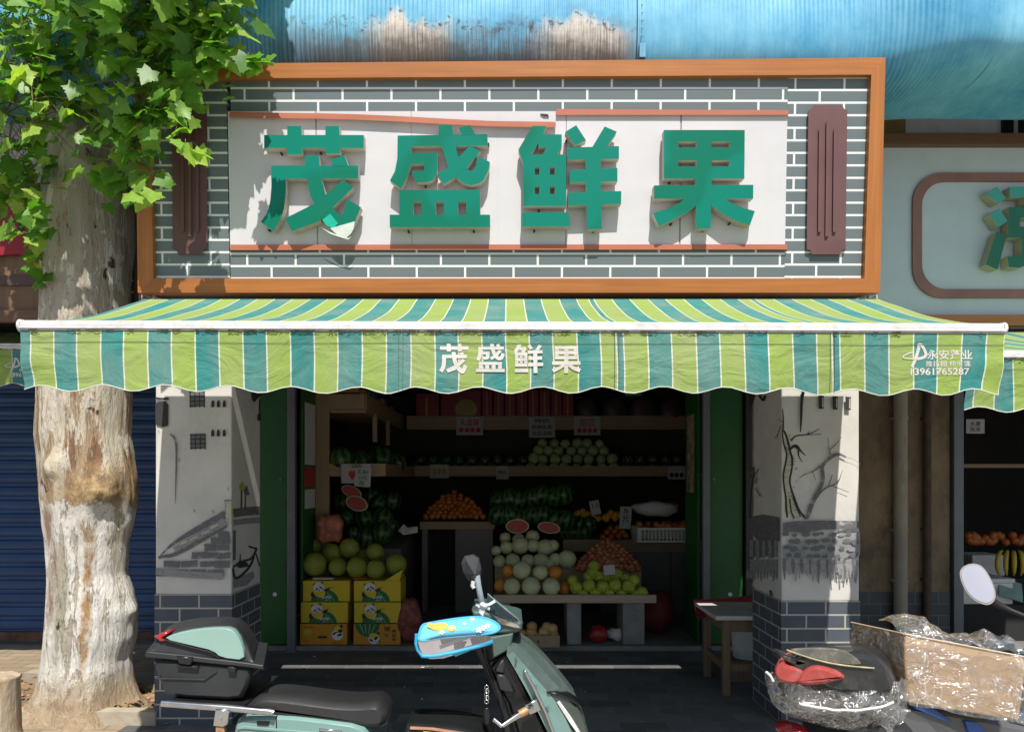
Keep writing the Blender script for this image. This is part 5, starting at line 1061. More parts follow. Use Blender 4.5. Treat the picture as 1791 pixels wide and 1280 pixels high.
# rear rack and top case (a box 34 cm deep)
case=PL_('top_case',[(265,1152),(272,1180),(281,1205),(290,1219),(330,1224),(400,1227),(424,1224),(436,1200),(443,1166),(400,1158),(330,1152)],YN,YN+.30,dkg,.035,sh=(-.28,0))
PL_('rim',[(257,1139),(262,1137),(330,1144),(437,1157),(463,1161),(464,1170),(437,1166),(330,1155),(256,1148)],YN-.012,YN+.315,dkg,.008,par=case,smooth=False,sh=(-.28,0))
LX=[(263,1137,1132),(272,1138,1119),(284,1139,1111),(302,1141,1104),(330,1144,1098),(360,1147,1095),(392,1151,1094),(410,1153,1098),(423,1154.5,1110),(434,1156,1130),(443,1157.5,1154)]
def lidf(u,v):
    k=u*(len(LX)-1); i=min(int(k),len(LX)-2); f_=k-i; x,rz,sz=[LX[i][q]*(1-f_)+LX[i+1][q]*f_ for q in range(3)]
    X0=(x-CX)/F*DS; Zr=CAMZ-(rz-CY)/F*DS; Zs=CAMZ-(sz-CY)/F*DS; H=Zs-Zr
    seg=[(.0,0),(.004,.35),(.010,.75),(.020,.95),(.045,.99),(.15,.97),(.25,.84),(.28,.7),(.295,.35),(.30,0)]
    kk=v*(len(seg)-1); a_=min(int(kk),len(seg)-2); g_=kk-a_; dy=seg[a_][0]*(1-g_)+seg[a_+1][0]*g_; hh=seg[a_][1]*(1-g_)+seg[a_+1][1]*g_
    return (X0-.28*dy,YN+dy,Zr+H*hh)
lid=MB().grid(lidf,30,27,dkg).obj('lid',case)
PL_('lid_panel',[(286,1116),(305,1107),(345,1099),(383,1096.5),(404,1098),(416,1109),(425,1127),(431,1154),(387,1149),(374,1137),(340,1129)],YN-.008,YN+.03,M('pearl_lid_panel',lin(150,186,176),.26,.25,var=.05,coat=.6,dirt=(.3,.32,.3),dirtamt=.2),.005,par=case,sm=1)
PL_('lid_edge',[(289,1116),(340,1130.5),(374,1138.5),(386,1149.5),(384,1150),(372,1140.5),(340,1132.5),(289,1118)],YN-.010,YN+.02,black,.001,par=case,smooth=False)
PL_('reflector',[(269,1113),(283,1106),(298,1104),(284,1114),(291,1120),(280,1121.5),(276,1116)],YN-.006,YN+.06,redl,.008,par=case)
PL_('latch',[(313,1144),(341,1147),(339,1160),(318,1158)],YN-.022,YN+.0,blk,.006,par=case); PL_('latch',[(312,1160),(349,1163),(349,1168),(312,1165)],YN-.014,YN+.0,black,.003,par=case); PL_('latch',[(401,1163),(415,1165),(415,1174),(401,1172)],YN-.016,YN+.0,black,.003,par=case)
def tb(name,pts,r,m,d=DS,par=sco,off=0,seg=12):
    return MB().tube([P(x,y,d)+Vector((0,(o[0] if o else 0)+off,0)) for x,y,*o in pts],r,m,seg).obj(name,par)
PL_('moulded_crease',[(272,1184),(358,1186),(378,1172),(380,1174),(359,1189),(273,1187)],YN-.006,YN+.01,dkg,.002,par=case,smooth=False)
tb('rack_tube',[(291,1224),(330,1227),(400,1232),(478,1239),(484,1241)],.0115,chrome,off=-.03); tb('rack_tube',[(300,1228),(330,1231),(400,1236)],.0115,chrome,off=.26)
PL_('rack_plate',[(300,1222),(430,1230),(430,1234),(300,1226)],YN-.02,YN+.34,black,.003,smooth=False)
PL_('rack_bracket',[(387,1232),(411,1233),(407,1258),(400,1262),(383,1260)],YN-.05,YN-.036,chrome,.004); tb('bolt',[(394,1249,-.056),(394,1249,-.04)],.008,chrome); PL_('rack_post',[(386,1262),(401,1262),(400,1285),(395,1340),(388,1340),(386,1285)],YN-.045,YN-.02,rustm,.006)
# seat
PL_('seat',[(428,1240),(432,1230),(445,1219),(462,1214),(500,1217),(545,1223),(590,1229),(632,1230),(652,1227),(665,1230),(675,1242),(679,1250),(676,1268),(660,1277),(600,1271),(540,1263),(490,1258),(446,1250)],YN-.005,YN+.29,seatm,.042,sm=2,sh=(-.08,-.13))
# body flanks
PL_('rear_body',[(408,1285),(412,1262),(422,1253),(440,1249),(500,1247),(560,1253),(635,1263),(648,1290),(668,1330),(640,1400),(560,1420),(470,1400),(430,1340)],YN-.012,YN+.30,paint,.03,sm=1)
PL_('body_crease',[(418,1268),(430,1266),(500,1272),(630,1283),(632,1287),(500,1277),(430,1271),(418,1273)],YN-.018,YN+.0,paint,.003,smooth=False)
PL_('body_seam',[(484,1250),(486,1250),(488,1300),(486,1300)],YN-.0135,YN+.0,black,.0005,smooth=False)
tb('seat_hinge',[(666,1268,.03),(668,1272,.03)],.012,steel_grey); PL_('under_seat',[(470,1244),(500,1244),(500,1262),(470,1258)],YN+.04,YN+.27,black,.01)
# foot board, wheels, fork (below the picture)
MB().box((-.62,-2.05,.30),(.20,-1.80,.36),dkg).obj('footboard',sco,bevel=.02)
def wheel(x):
    q=MB().tube([(x,-1.965,.215),(x,-1.885,.215)],.0,black,6)
    q=MB()
    q.grid(lambda u,v:(x+(.175+.042*math.cos(2*math.pi*v))*math.cos(2*math.pi*u),-1.925+.045*math.sin(2*math.pi*v),.217+(.175+.042*math.cos(2*math.pi*v))*math.sin(2*math.pi*u)),32,12,rubber)
    o=q.obj('wheel',sco); q=MB().tube([(x,-1.95,.217),(x,-1.90,.217)],.14,steel_grey,24); q.obj('rim',o)
wheel(-.92); wheel(.36)
# front shield
YF=YN+.02
PL_('inner_shield',[(872,1150),(886,1143),(905,1172),(930,1222),(962,1290),(980,1380),(900,1380),(905,1300),(886,1240),(862,1200),(852,1172)],YF+.03,YF+.25,blk,.03)
PL_('knee_panel',[(866,1183),(880,1183),(892,1196),(902,1216),(885,1216),(873,1212)],YF+.01,YF+.1,dkg,.012); PL_('knee_panel',[(880,1156),(882,1182),(864,1178)],YF+.012,YF+.1,dkg,.006)
tb('inner_tube',[(826,1120,.05),(850,1170,.05),(870,1215,.05),(885,1262,.05),(888,1330,.05)],[.012,.013,.013,.015,.018],blk)
# shield skin: near flank plus a front face that turns away
frontm=M('dark_front_panel',lin(72,86,82),.42,var=.12,vs=6,coat=.15,dirt=(.26,.25,.22),dirtamt=.25)  # front face in a darker grey green than the flanks
def shield():
    L=[(886,1146),(888,1131),(894,1128),(903,1172-30),(922,1170),(946,1204),(972,1244),(996,1290),(1020,1380)]
    A=XZ([(887,1133),(898,1140),(915,1160),(938,1187),(962,1214),(985,1247),(1004,1290),(1030,1380)],DS)       # outer ridge near side
    B=XZ([(886,1148),(893,1160),(907,1184),(925,1216),(941,1247),(957,1280),(970,1310),(1000,1390)],DS)     # rear lip near side
    C=XZ([(893,1128),(908,1127),(932,1143),(960,1171),(986,1201),(1010,1231),(1028,1272),(1052,1370)],DS)    # front crown further in
    n=len(A); q=MB(); vs=[]
    for i in range(n):
        (ax,az),(bx,bz),(cx,cz)=A[i],B[i],C[i]
        vs += [(bx,YF+.0,bz),(ax,YF-.014,az),(ax*.5+cx*.5+.004,YF+.02,az*.5+cz*.5+.004),(cx,YF+.09,cz),(cx,YF+.19,cz),(ax*.5+cx*.5+.004,YF+.26,az*.5+cz*.5+.004),(ax,YF+.294,az),(bx,YF+.28,bz)]
    fs=[(i*8+k,i*8+k+1,(i+1)*8+k+1,(i+1)*8+k) for i in range(n-1) for k in (0,6)]
    q.add(vs,fs,paint,False); q.obj('side_flank',sco)
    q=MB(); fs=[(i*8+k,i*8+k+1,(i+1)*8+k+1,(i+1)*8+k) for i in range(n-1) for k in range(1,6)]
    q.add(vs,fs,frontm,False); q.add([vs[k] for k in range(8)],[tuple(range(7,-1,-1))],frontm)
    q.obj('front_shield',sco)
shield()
PL_('chrome_trim',[(915,1172),(920.5,1171.5),(938,1204),(956,1241),(971,1282),(990,1340),(985,1340),(966,1284),(951,1245),(932.5,1207)],YF-.022,YF-.004,chrome,.004)
PL_('headlight',[(956,1210),(976,1214),(996,1222),(1012,1238),(1022,1258),(1033,1300),(1016,1290),(998,1265),(978,1238)],YF-.012,YF+.10,lensm,.012); PL_('light_strip',[(974,1228),(979,1226),(1000,1255),(1022,1290),(1016,1292),(995,1262)],YF-.02,YF-.008,white_paint,.003); PL_('light_lid',[(956,1209),(976,1212),(1000,1222),(1016,1233),(1014,1235),(998,1226),(975,1216),(958,1213)],YF-.02,YF+.06,blk,.003)
PL_('crash_bracket',[(917,1229),(938,1219),(946,1237),(927,1246)],YF-.045,YF-.02,chrome,.005); tb('bolt',[(928,1233,-.035),(928,1233,-.06)],.009,chrome)
tb('crash_bar',[(922,1238,-.02),(908,1244,-.028)],[.014,.0135],rustm); tb('crash_bar',[(908,1244,-.028),(893,1252,-.037),(878,1260,-.05)],[.012,.0095,.008],chrome); tb('crash_bar',[(864,1250,-.04),(872,1256,-.045),(879,1261,-.05)],.008,chrome)
# cables, seams, scuffs
for k,(pts,r) in enumerate((([(846,1100,.02),(838,1125,-.02),(846,1158,.0),(860,1195,.03),(872,1240,.05)],.0042),([(852,1102,.03),(846,1132,.0),(852,1165,.02),(868,1205,.05)],.0036),([(842,1098,.05),(830,1118,.03),(835,1150,.05),(852,1190,.07)],.0034))):
    tb('brake_cable',[tuple(p) for p in chaikin(pts,2)],r,black)
for x,y in ((903,1150),(937,1200),(958,1238)): tb('bolt',[(x,y,.012),(x,y,-.004)],.004,steel_grey)
PL_('vent_grille',[(452,1258),(474,1259),(472,1266),(452,1265)],YN-.016,YN+.0,black,.002); PL_('emblem',[(560,1270),(600,1275),(598,1279),(560,1274)],YN-.018,YN+.02,chrome,.002)
# keys
q=MB()
for k in range(5):
    c=P(851+k%2,1202+k*6,DS-.05)
    q.tube([c+Vector((.006*math.cos(a),0,.008*math.sin(a))) for a in [i*.785 for i in range(9)]],.0015,chrome,5)
ch=q.obj('key_chain',sco); PL_('key_fob',[(848,1229),(855,1228),(858,1240),(856,1256),(850,1258),(847,1245)],YN-.055,YN-.035,blk,.005)
# handlebar, cowl, windscreen, mirror
PL_('steering_neck',[(830,1098),(868,1110),(880,1150),(872,1180),(860,1195),(846,1160)],YN+.08,YN+.20,blk,.02)
PL_('lower_cowl',[(857,1116),(899,1108),(893,1138),(862,1155)],YN+.02,YN+.22,paintd,.012,smooth=False)
PL_('head_cowl',[(824,1070),(842,1068),(862,1075),(880,1081),(905,1086),(914,1090),(914,1103),(903,1110),(872,1112),(840,1100),(826,1080)],YN+.02,YN+.28,paintd,.02,smooth=False)
PL_('headlamp',[(864,1079),(884,1083),(907,1095),(911,1100),(900,1099),(872,1092)],YN+.010,YN+.05,M('lamp_glass',(.40,.38,.32),.15,.5,var=.3,vs=30),.005)
t=NT('smoked_screen'); gl_=t.n('BsdfGlass'); gl_.inputs['Color'].default_value=(.45,.5,.52,1); gl_.inputs['Roughness'].default_value=.05; gl_.inputs['IOR'].default_value=1.1
df=t.n('BsdfDiffuse'); df.inputs['Color'].default_value=(.06,.08,.10,1); mx=t.n('MixShader'); mx.inputs[0].default_value=.35; t.l(gl_.outputs[0],mx.inputs[1]); t.l(df.outputs[0],mx.inputs[2]); t.l(mx.outputs[0],t.out.inputs[0]); scr=t.mat
a=[P(853,1038,2.5),P(902,1079,2.44),P(914,1089,2.5),P(912,1088,2.62),P(900,1078,2.7),P(853,1038,2.62)]
b_=[P(851,1056,2.43),P(875,1076,2.40),P(905,1087,2.44),P(905,1087,2.66),P(875,1076,2.74),P(851,1056,2.70)]
MB().add(a+b_,[(i,i+1,i+7,i+6) for i in range(5)]+[(0,1,4,5),(1,2,3,4)],scr).obj('windscreen',sco); MB().tube([a[0],P(880,1061,2.46),a[1],a[2]],.0022,paint,5).obj('screen_edge',sco)
def mirror_back():
    o=XZ([(806,985),(812,973),(828,970),(838,977),(842,996),(841,1006),(829,1018),(819,1017),(809,1002)],2.5); n=len(o); c=(sum(p[0] for p in o)/n,sum(p[1] for p in o)/n)
    q=MB(); y=CAMY+2.52
    out=[Vector((x,y,z)) for x,z in o]; mid=[Vector((c[0]+(x-c[0])*.9,y-.012,c[1]+(z-c[1])*.92)) for x,z in o]
    top=Vector((c[0]+.012,y-.045,c[1]-.018)); rg_=Vector((c[0]-.018,y-.035,c[1]+.03))
    q.add(out+mid,[(i,(i+1)%n,n+(i+1)%n,n+i) for i in range(n)],M('mirror_shell',(.05,.053,.056),.35,var=.1))
    q.add(mid+[top,rg_],[(0,1,10),(1,2,10),(2,3,10),(10,3,9),(3,4,9),(4,5,9),(5,6,9),(6,7,9),(7,8,9),(8,0,10),(8,10,9)],bpy.data.materials['mirror_shell'])
    q.add([v_+Vector((0,.004,0)) for v_ in out],[tuple(range(n-1,-1,-1))],M('mirror_glass',(.8,.8,.8),.03,1,var=0)); return q.obj('mirror',sco)
mirror_back(); tb('mirror_stem',[(834,1006,.0),(837,1025,.0),(842,1050,.0),(846,1066,.02)],[.011,.010,.010,.009],M('pale_tape',(.30,.38,.42),.5,var=.2),2.50)
tb('mirror_stem',[(828,1016),(826,1024),(829,1028)],.007,white_paint,2.49); 
rbm=M('white_ribbon',(.62,.68,.72),.6,var=.1); q=MB()
for pts in ([(836,1060),(846,1058),(856,1056),(866,1050)],[(847,1057),(842,1064),(838,1066)],[(847,1058),(852,1063),(857,1064)],[(846,1058),(840,1070),(843,1078)],[(846,1058),(845,1068),(842,1077)],[(832,1056),(838,1059),(846,1058)]):
    q.ribbon(pts,5,lambda x,y,o:P(x,y,2.40)+Vector((0,.004*math.sin(x*.6),0)),0,rbm)
for k in range(3): q.sphere(P(846+k*2-2,1057+k,2.395),(.010,.006,.008),rbm,8,6)
q.obj('ribbon_bow',sco)
# muff over the near grip: it points back towards the rider
bl=M('sky_blue_fabric',lin(104,184,208),.7,var=.06,vs=6,bump=.15,bs=160); blt=M('blue_piping',lin(60,164,208),.55)
topE=chaikin([(738,1093),(746,1090),(800,1081),(836,1078),(858,1083),(874,1093),(874,1101),(862,1107),(835,1110),(795,1113),(764,1116),(731,1122),(733,1108)],2,True)
def muffd(x,y):  # the near rim of the muff stands closer to the camera
    return 2.36-.055*(y-1080)/40.0*1.0
n=len(topE); q=MB(); ce=(800,1098)
rings=[]
for k,s_ in enumerate((1,.82,.55,.25)):
    rings.append([P(ce[0]+(x-ce[0])*s_,ce[1]+(y-ce[1])*s_,muffd(x,ce[1]+(y-ce[1])*s_)-(.0,.010,.018,.022)[k]) for x,y in topE])
vs=[v_ for r in rings for v_ in r]
q.add(vs,[(k*n+i,k*n+(i+1)%n,(k+1)*n+(i+1)%n,(k+1)*n+i) for k in range(3) for i in range(n)],bl,True); q.add(rings[-1],[tuple(range(n))],bl,True)
muff=q.obj('hand_muff',sco)
MB().tube(rings[0]+[rings[0][0]],.0042,blt,8,False).obj('piping',muff)
def mo_(x,y,o):
    k=max(abs(x-ce[0])/75,abs(y-ce[1])/19); return P(x,y,muffd(x,y)-.025-o+.020*min(1,k)**2)
q=MB(); pr1=M('print_orange_patch',lin(238,178,80),.7); prw=M('print_flower',(.74,.76,.74),.7); cnt=0
for pts in (ell(768,1095,16,7,18,tilt=-.05),ell(790,1098,7,5.5,14),ell(752,1093,5,5,12)): q.add([mo_(x,y,.0005*cnt) for x,y in pts],[tuple(range(len(pts)))],pr1); cnt+=1
q.obj('orange_print',muff)
for fx,fy,s_ in ((773,1105,1.0),(790,1097,.7),(812,1090,.7),(826,1082,.9),(838,1101,1.2),(846,1097,1.2),(853,1093,1.0)):
    q=MB()
    for k in range(5):
        a=k*1.257+fx; pts=ell(fx+3.2*s_*math.cos(a),fy+2.4*s_*math.sin(a),2.0*s_,1.5*s_,8,tilt=a); q.add([mo_(x,y,.001+.0003*k) for x,y in pts],[tuple(range(8))],prw)
    q.obj('flower_print',muff)
t=NT('white_mesh'); v=t.coord((1,1,1)); ck=t.n('TexChecker'); t.l(t.coord((1,1,1)),ck.inputs[0]); ck.inputs['Scale'].default_value=420
t.set(Base_Color=(.62,.60,.60),Roughness=.7); tr=t.n('BsdfTransparent'); mx=t.n('MixShader'); t.l(t.math('MULTIPLY_ADD',ck.outputs['Fac'],.55,.22),mx.inputs[0]); t.l(tr.outputs[0],mx.inputs[1]); t.l(t.b.outputs[0],mx.inputs[2]); t.l(mx.outputs[0],t.out.inputs[0]); meshm=t.mat
up=[(731,1122),(764,1116),(795,1113),(835,1110),(858,1112),(863,1121)]; lowr=[(739,1146),(764,1145),(795,1139),(828,1131),(850,1125),(863,1121)]
N=6; q=MB(); U=[P(x,y,2.30+.0*x) for x,y in up]; Lw=[P(x,y,2.33) for x,y in lowr]
q.add(U+Lw,[(i,i+1,N+i+1,N+i) for i in range(N-1)],meshm,True).obj('mesh_side',muff)
q=MB().tube([P(x,y,2.33) for x,y in ((729,1108),(728,1124),(731,1136),(739,1147),(752,1147),(764,1146),(795,1140),(828,1132),(850,1126),(863,1121))],.0065,blt,8); q.obj('piping',muff)
q=MB().add([P(x,y,2.36) for x,y in ((729,1110),(737,1146),(770,1142),(860,1118),(874,1100),(800,1108))]+[P(x,y,2.52) for x,y in ((729,1112),(737,1150),(800,1142),(868,1118),(874,1100),(800,1108))],[(6,7,8,9,10,11),(1,2,8,7),(2,3,9,8)],M('muff_lining',(.36,.32,.33),.8),True); q.obj('muff_back',muff)
q=MB().add([P(x,y,2.345) for x,y in ((748,1150),(772,1147),(800,1140),(798,1144),(775,1151),(752,1152))],[(0,1,2,3,4,5)],rbm).add([P(x,y,2.34) for x,y in ((792,1140),(822,1134),(826,1136),(796,1148))],[(0,1,2,3)],bl).obj('loose_hem',muff)
tb('grip',[(770,1128,.05),(800,1118,.05),(840,1104,.06)],.018,blk,2.36); tb('brake_lever',[(768,1134,.02),(785,1128,.02),(815,1118,.03),(845,1108,.06)],.006,chrome,2.36)
PL_('grip_label',[(795,1118),(818,1116),(812,1128),(796,1130)],CAMY+2.375,CAMY+2.385,redl,.001)
# dark bag on the foot board
bag=PL_('footwell_bag',[(708,1290),(710,1266),(716,1259),(745,1257),(790,1260),(830,1267),(858,1276),(866,1300),(860,1400),(715,1400)],CAMY+2.36,CAMY+2.56,blk,.03,sm=1,par=None); tag(bag,'glossy black bag with stickers standing on the scooter footboard','bag')
PL_('sticker',[(722,1259),(760,1261),(820,1270),(818,1273),(758,1264),(722,1262.5)],CAMY+2.352,CAMY+2.364,M('copper_sticker',(.45,.22,.14),.5,var=.3),.001,par=bag); PL_('sticker',[(744,1266),(761,1268),(760,1274),(744,1272)],CAMY+2.352,CAMY+2.364,M('yellow_sticker',(.45,.36,.03),.6),.001,par=bag)
keep(sco)

# ================================================================= WRAPPED SCOOTER
t=NT('crumpled_clear_film'); v=t.coord(); n=t.noise(v,11,4,.6,1.6); bp=t.n('Bump'); bp.inputs['Strength'].default_value=1.0; bp.inputs['Distance'].default_value=.035; t.l(n,bp.inputs['Height'])
gls=t.n('BsdfGlossy'); gls.inputs['Roughness'].default_value=.09; gls.inputs['Color'].default_value=(1,1,1,1); t.l(bp.outputs[0],gls.inputs['Normal'])
d2=t.n('BsdfDiffuse'); d2.inputs['Color'].default_value=(.85,.85,.85,1); t.l(bp.outputs[0],d2.inputs['Normal'])
tr=t.n('BsdfTransparent'); tr.inputs['Color'].default_value=(.97,.97,.96,1); m2=t.n('MixShader'); m3=t.n('MixShader')
def ridge(sc_,dist,w0,loc,st=(1,1,1)):
    f=t.noise(t.coord(st,loc=loc),sc_,3,.55,dist); return t.step(t.math('ABSOLUTE',t.math('SUBTRACT',f,.5)),w0,w0*.25)
area=t.noise(t.coord(loc=(9,2,4)),7,3,.6)
folds=t.math('MULTIPLY',t.math('MAXIMUM',t.math('MAXIMUM',ridge(4.5,.7,.007,(1,2,3),(1,1,2.2)),ridge(8,.6,.009,(4,4,1),(1.7,1,.8))),ridge(3.2,.5,.006,(2,7,5),(2.2,1,.7))),t.step(area,.38,.56))
t.l(t.math('MULTIPLY_ADD',folds,.5,t.math('MULTIPLY_ADD',t.step(n,.52,.78),.20,.04),clamp=True),m2.inputs[0]); t.l(tr.outputs[0],m2.inputs[1]); t.l(d2.outputs[0],m2.inputs[2])
lw=t.n('LayerWeight'); lw.inputs['Blend'].default_value=.25; t.l(bp.outputs[0],lw.inputs['Normal']); t.l(t.math('MULTIPLY_ADD',lw.outputs['Facing'],.6,.15,clamp=True),m3.inputs[0]); t.l(m2.outputs[0],m3.inputs[1]); t.l(gls.outputs[0],m3.inputs[2]); t.l(m3.outputs[0],t.out.inputs[0]); film=t.mat
def crumple(p,k,s_): return Vector(p)+Vector((mnoise.noise(Vector(p)*s_),mnoise.noise(Vector(p)*s_+Vector((7,3,1))),mnoise.noise(Vector(p)*s_+Vector((1,9,4)))))*k
sw=thing('scooter','parked scooter with a red tail light, its tail wrapped in torn clear plastic','scooter',(1.1,-1.9,0))
DB=2.36; 
def loc(px,py,d=DB): return P(px,py,d)
c=loc(1462,1196)
rot=Matrix.Rotation(.45,3,'Z')
def blob(name,px,py,d,rx,ry,dep,m,par,jit=.0,sd=0,rt=rot,nu=32,nv=20,cutz=None):
    k=1/F*d; q=MB().sphere((0,0,0),(rx*k,dep,ry*k),m,nu,nv,rt,jit,sd); cc=P(px,py,d)
    q.v=[(x+cc.x,y+cc.y,z+cc.z) for x,y,z in q.v]; return q.obj(name,par)
def c5(pts,sm=1): return chaikin([(1300+x/6.396,1090+y/6.396) for x,y in pts],sm,True)
TB=c5([(400,460),(480,440),(700,430),(1000,430),(1200,440),(1400,470),(1500,530),(1560,640),(1600,800),(1570,920),(1400,1010),(1150,1060),(800,1040),(520,960),(370,840),(310,700),(300,560),(340,500)],2)
pillow(MB(),XZ(TB,2.34),CAMY+2.325,CAMY+2.70,M('dusty_tail_plastic',(.085,.078,.068),.45,var=.5,vs=10,dirt=(.32,.29,.23),dirtamt=.6),.05,sh=(.55,-.12)).obj('tail_body',sw)
cov=chaikin([(1372,1140),(1400,1135),(1450,1133),(1490,1134),(1512,1140),(1532,1155),(1545,1178),(1551,1200),(1520,1206),(1460,1204),(1405,1188),(1368,1166)],2,True)
o=pillow(MB(),XZ(cov,2.36),CAMY+2.30,CAMY+2.62,M('weathered_black_cover',(.018,.019,.021),.38,var=.3,vs=8,coat=.3,dirt=(.20,.18,.12),dirtamt=.25),.03,sh=(.55,-.12)).obj('tail_cover',sw)
dusty=M('dusty_yellow_panel',(.11,.105,.09),.75,var=.5,vs=7,c2=(.05,.048,.045),dirt=(.46,.42,.24),dirtamt=.8)
pillow(MB(),XZ(chaikin([(1376,1137),(1410,1133.5),(1455,1134),(1480,1138),(1500,1150),(1512,1163),(1490,1164),(1455,1160),(1420,1151)],2,True),2.29),CAMY+2.296,CAMY+2.312,dusty,.006).obj('top_panel',sw)
q=MB(); q.tube([P(x,y,2.294) for x,y in chaikin([(1376,1136),(1400,1145),(1440,1157),(1480,1164),(1529,1168)],2)],.0028,M('cream_piping',(.42,.38,.23),.7,var=.3,vs=30),6); q.obj('edge_piping',sw)
redt=M('scuffed_red_lens',(.44,.065,.058),.35,var=.2,vs=8,coat=.2,dirt=(.34,.25,.25),dirtamt=.7)
pillow(MB(),XZ(c5([(540,640),(590,555),(640,490),(720,452),(800,448),(900,470),(1020,512),(1098,580),(1060,612),(940,640),(860,662),(640,680)]),2.305),CAMY+2.28,CAMY+2.45,redt,.022,sh=(.55,-.12)).obj('tail_light',sw)
pillow(MB(),XZ(c5([(288,510),(345,380),(440,310),(415,400),(440,440),(570,465),(640,500),(640,600),(560,660),(430,650),(320,600)]),2.32),CAMY+2.292,CAMY+2.45,redt,.02,sh=(.55,-.12)).obj('tail_light',sw)
pillow(MB(),XZ(c5([(405,400),(440,330),(560,380),(700,430),(690,452),(600,480),(500,440)]),2.31),CAMY+2.30,CAMY+2.40,M('sooty_panel',(.03,.03,.03),.4,var=.5,vs=20,dirt=(.30,.29,.26),dirtamt=.4),.012).obj('side_panel',sw)
pillow(MB(),XZ(c5([(1095,575),(1300,545),(1500,560),(1560,640),(1300,640),(1000,660),(900,655),(1060,615)]),2.32),CAMY+2.31,CAMY+2.4,M('grey_panel',(.12,.12,.125),.4),.015).obj('side_panel',sw)
blob('lower_fairing',1500,1290,2.5,90,60,.18,dkg,sw); blob('red_mudguard',1385,1275,2.44,22,14,.06,redl,sw)
# crumpled bag round the tail, open above
BG=c5([(235,545),(290,525),(420,560),(620,610),(860,650),(1150,640),(1400,600),(1570,610),(1640,760),(1700,900),(1640,990),(1420,1080),(1200,1190),(980,1170),(800,1120),(620,1060),(480,1025),(330,890),(270,720)],1)
def bagf(u,v):
    n=len(BG); k=u*n; i=int(k)%n; f_=k-int(k); bx=BG[i][0]*(1-f_)+BG[(i+1)%n][0]*f_; by=BG[i][1]*(1-f_)+BG[(i+1)%n][1]*f_
    s_=1-.97*v; px=1455+(bx-1455)*s_; py=1212+(by-1212)*s_
    p=P(px,py,2.37)+Vector((0,-.10*(1-s_*s_)**.6,0))
    p+=Vector((0,1,0))*(.028*abs(mnoise.noise(p*8))+.020*abs(mnoise.noise(p*19+Vector((3,1,2))))+.010*abs(mnoise.noise(p*45)))*-1+Vector((0,.02,0)); return crumple(p,.008,9)
MB().grid(bagf,150,46,film,False).obj('plastic_wrap',sw)
q=MB()
for pts,r in (([(1398,1230),(1420,1236),(1450,1240),(1490,1243),(1530,1238),(1562,1228)],.004),([(1400,1230),(1418,1229),(1423,1230)],.003),([(1433,1227),(1434,1236)],.002),([(1476,1232),(1482,1240)],.002),([(1340,1174),(1348,1182),(1352,1192)],.004)):
    q.tube([crumple(P(x,y,2.235),.004,40) for x,y in chaikin(pts,2)],r,M('white_plastic_band',(.75,.75,.75),.35) if 'white_plastic_band' not in bpy.data.materials else bpy.data.materials['white_plastic_band'],6)
q.obj('plastic_band',sw)
# seat hump and front half of the scooter beyond the box
greyp=M('grey_scooter_panel',(.10,.105,.11),.35,var=.1,coat=.3); bluep=M('blue_stripe',(.035,.10,.36),.45)
pillow(MB(),XZ([(1565,1236),(1600,1232),(1680,1245),(1800,1268),(1900,1290),(1900,1440),(1600,1440),(1560,1300)],2.45),CAMY+2.45,CAMY+2.75,greyp,.04).obj('body_panel',sw)
pillow(MB(),XZ([(1600,1238),(1636,1240),(1668,1262),(1662,1264),(1630,1252)],2.43),CAMY+2.438,CAMY+2.46,bluep,.003).obj('stripe',sw); pillow(MB(),XZ([(1690,1262),(1712,1264),(1745,1300),(1705,1300)],2.43),CAMY+2.438,CAMY+2.46,bluep,.003).obj('stripe',sw); pillow(MB(),XZ([(1780,1246),(1830,1262),(1830,1266),(1780,1250)],2.43),CAMY+2.438,CAMY+2.46,bluep,.002).obj('stripe',sw)
MB().box((1.02,-2.12,.28),(1.9,-1.9,.36),dkg).obj('footboard',sw,bevel=.02)
for x in (1.18,2.35):
    o=MB().grid(lambda u,v:(x+(.175+.042*math.cos(2*math.pi*v))*math.cos(2*math.pi*u),-2.0+.045*math.sin(2*math.pi*v),.217+(.175+.042*math.cos(2*math.pi*v))*math.sin(2*math.pi*u)),32,12,rubber).obj('wheel',sw); MB().tube([(x,-2.03,.217),(x,-1.97,.217)],.14,steel_grey,24).obj('rim',o)
pillow(MB(),XZ([(1560,1245),(1700,1262),(1740,1300),(1600,1300)],2.6),CAMY+2.55,CAMY+2.75,seatm,.04).obj('seat',sw)
MB().tube([P(1765,1172,2.62),P(1792,1152,2.55),P(1830,1125,2.5)],[.022,.020,.018],blk,14).obj('handlebar',sw)
def oval(): 
    return chaikin([(1680,1003),(1686,993),(1698,988),(1712,989),(1722,997),(1733,1016),(1739,1034),(1738,1047),(1728,1055),(1714,1052),(1698,1042),(1686,1024)],2,True)
mc=P(1710,1021,2.55); nrm=Vector((-.36,-.80,.48)).normalized(); ux=Vector((0,0,1)).cross(nrm).normalized(); uz=nrm.cross(ux)
def mpl(x,y,o,s_=1.0):
    rdir=Vector(((x-CX)/F,1,-(y-CY)/F)); k=((mc-CAMV).dot(nrm))/rdir.dot(nrm); p=CAMV+rdir*k; return mc+(p-mc)*s_+nrm*o
ov=oval()
mrm=M('mirror_surface',(.90,.92,.95),.04,1,var=0)
o=MB().prism([mpl(x,y,.0,1.10) for x,y in ov],[mpl(x,y,-.02,.8) for x,y in ov],M('grey_mirror_rim',(.13,.115,.11),.45)).obj('mirror',sw); MB().add([mpl(x,y,.0015,1.0) for x,y in ov],[tuple(range(len(ov)))],mrm).obj('mirror_glass',o)
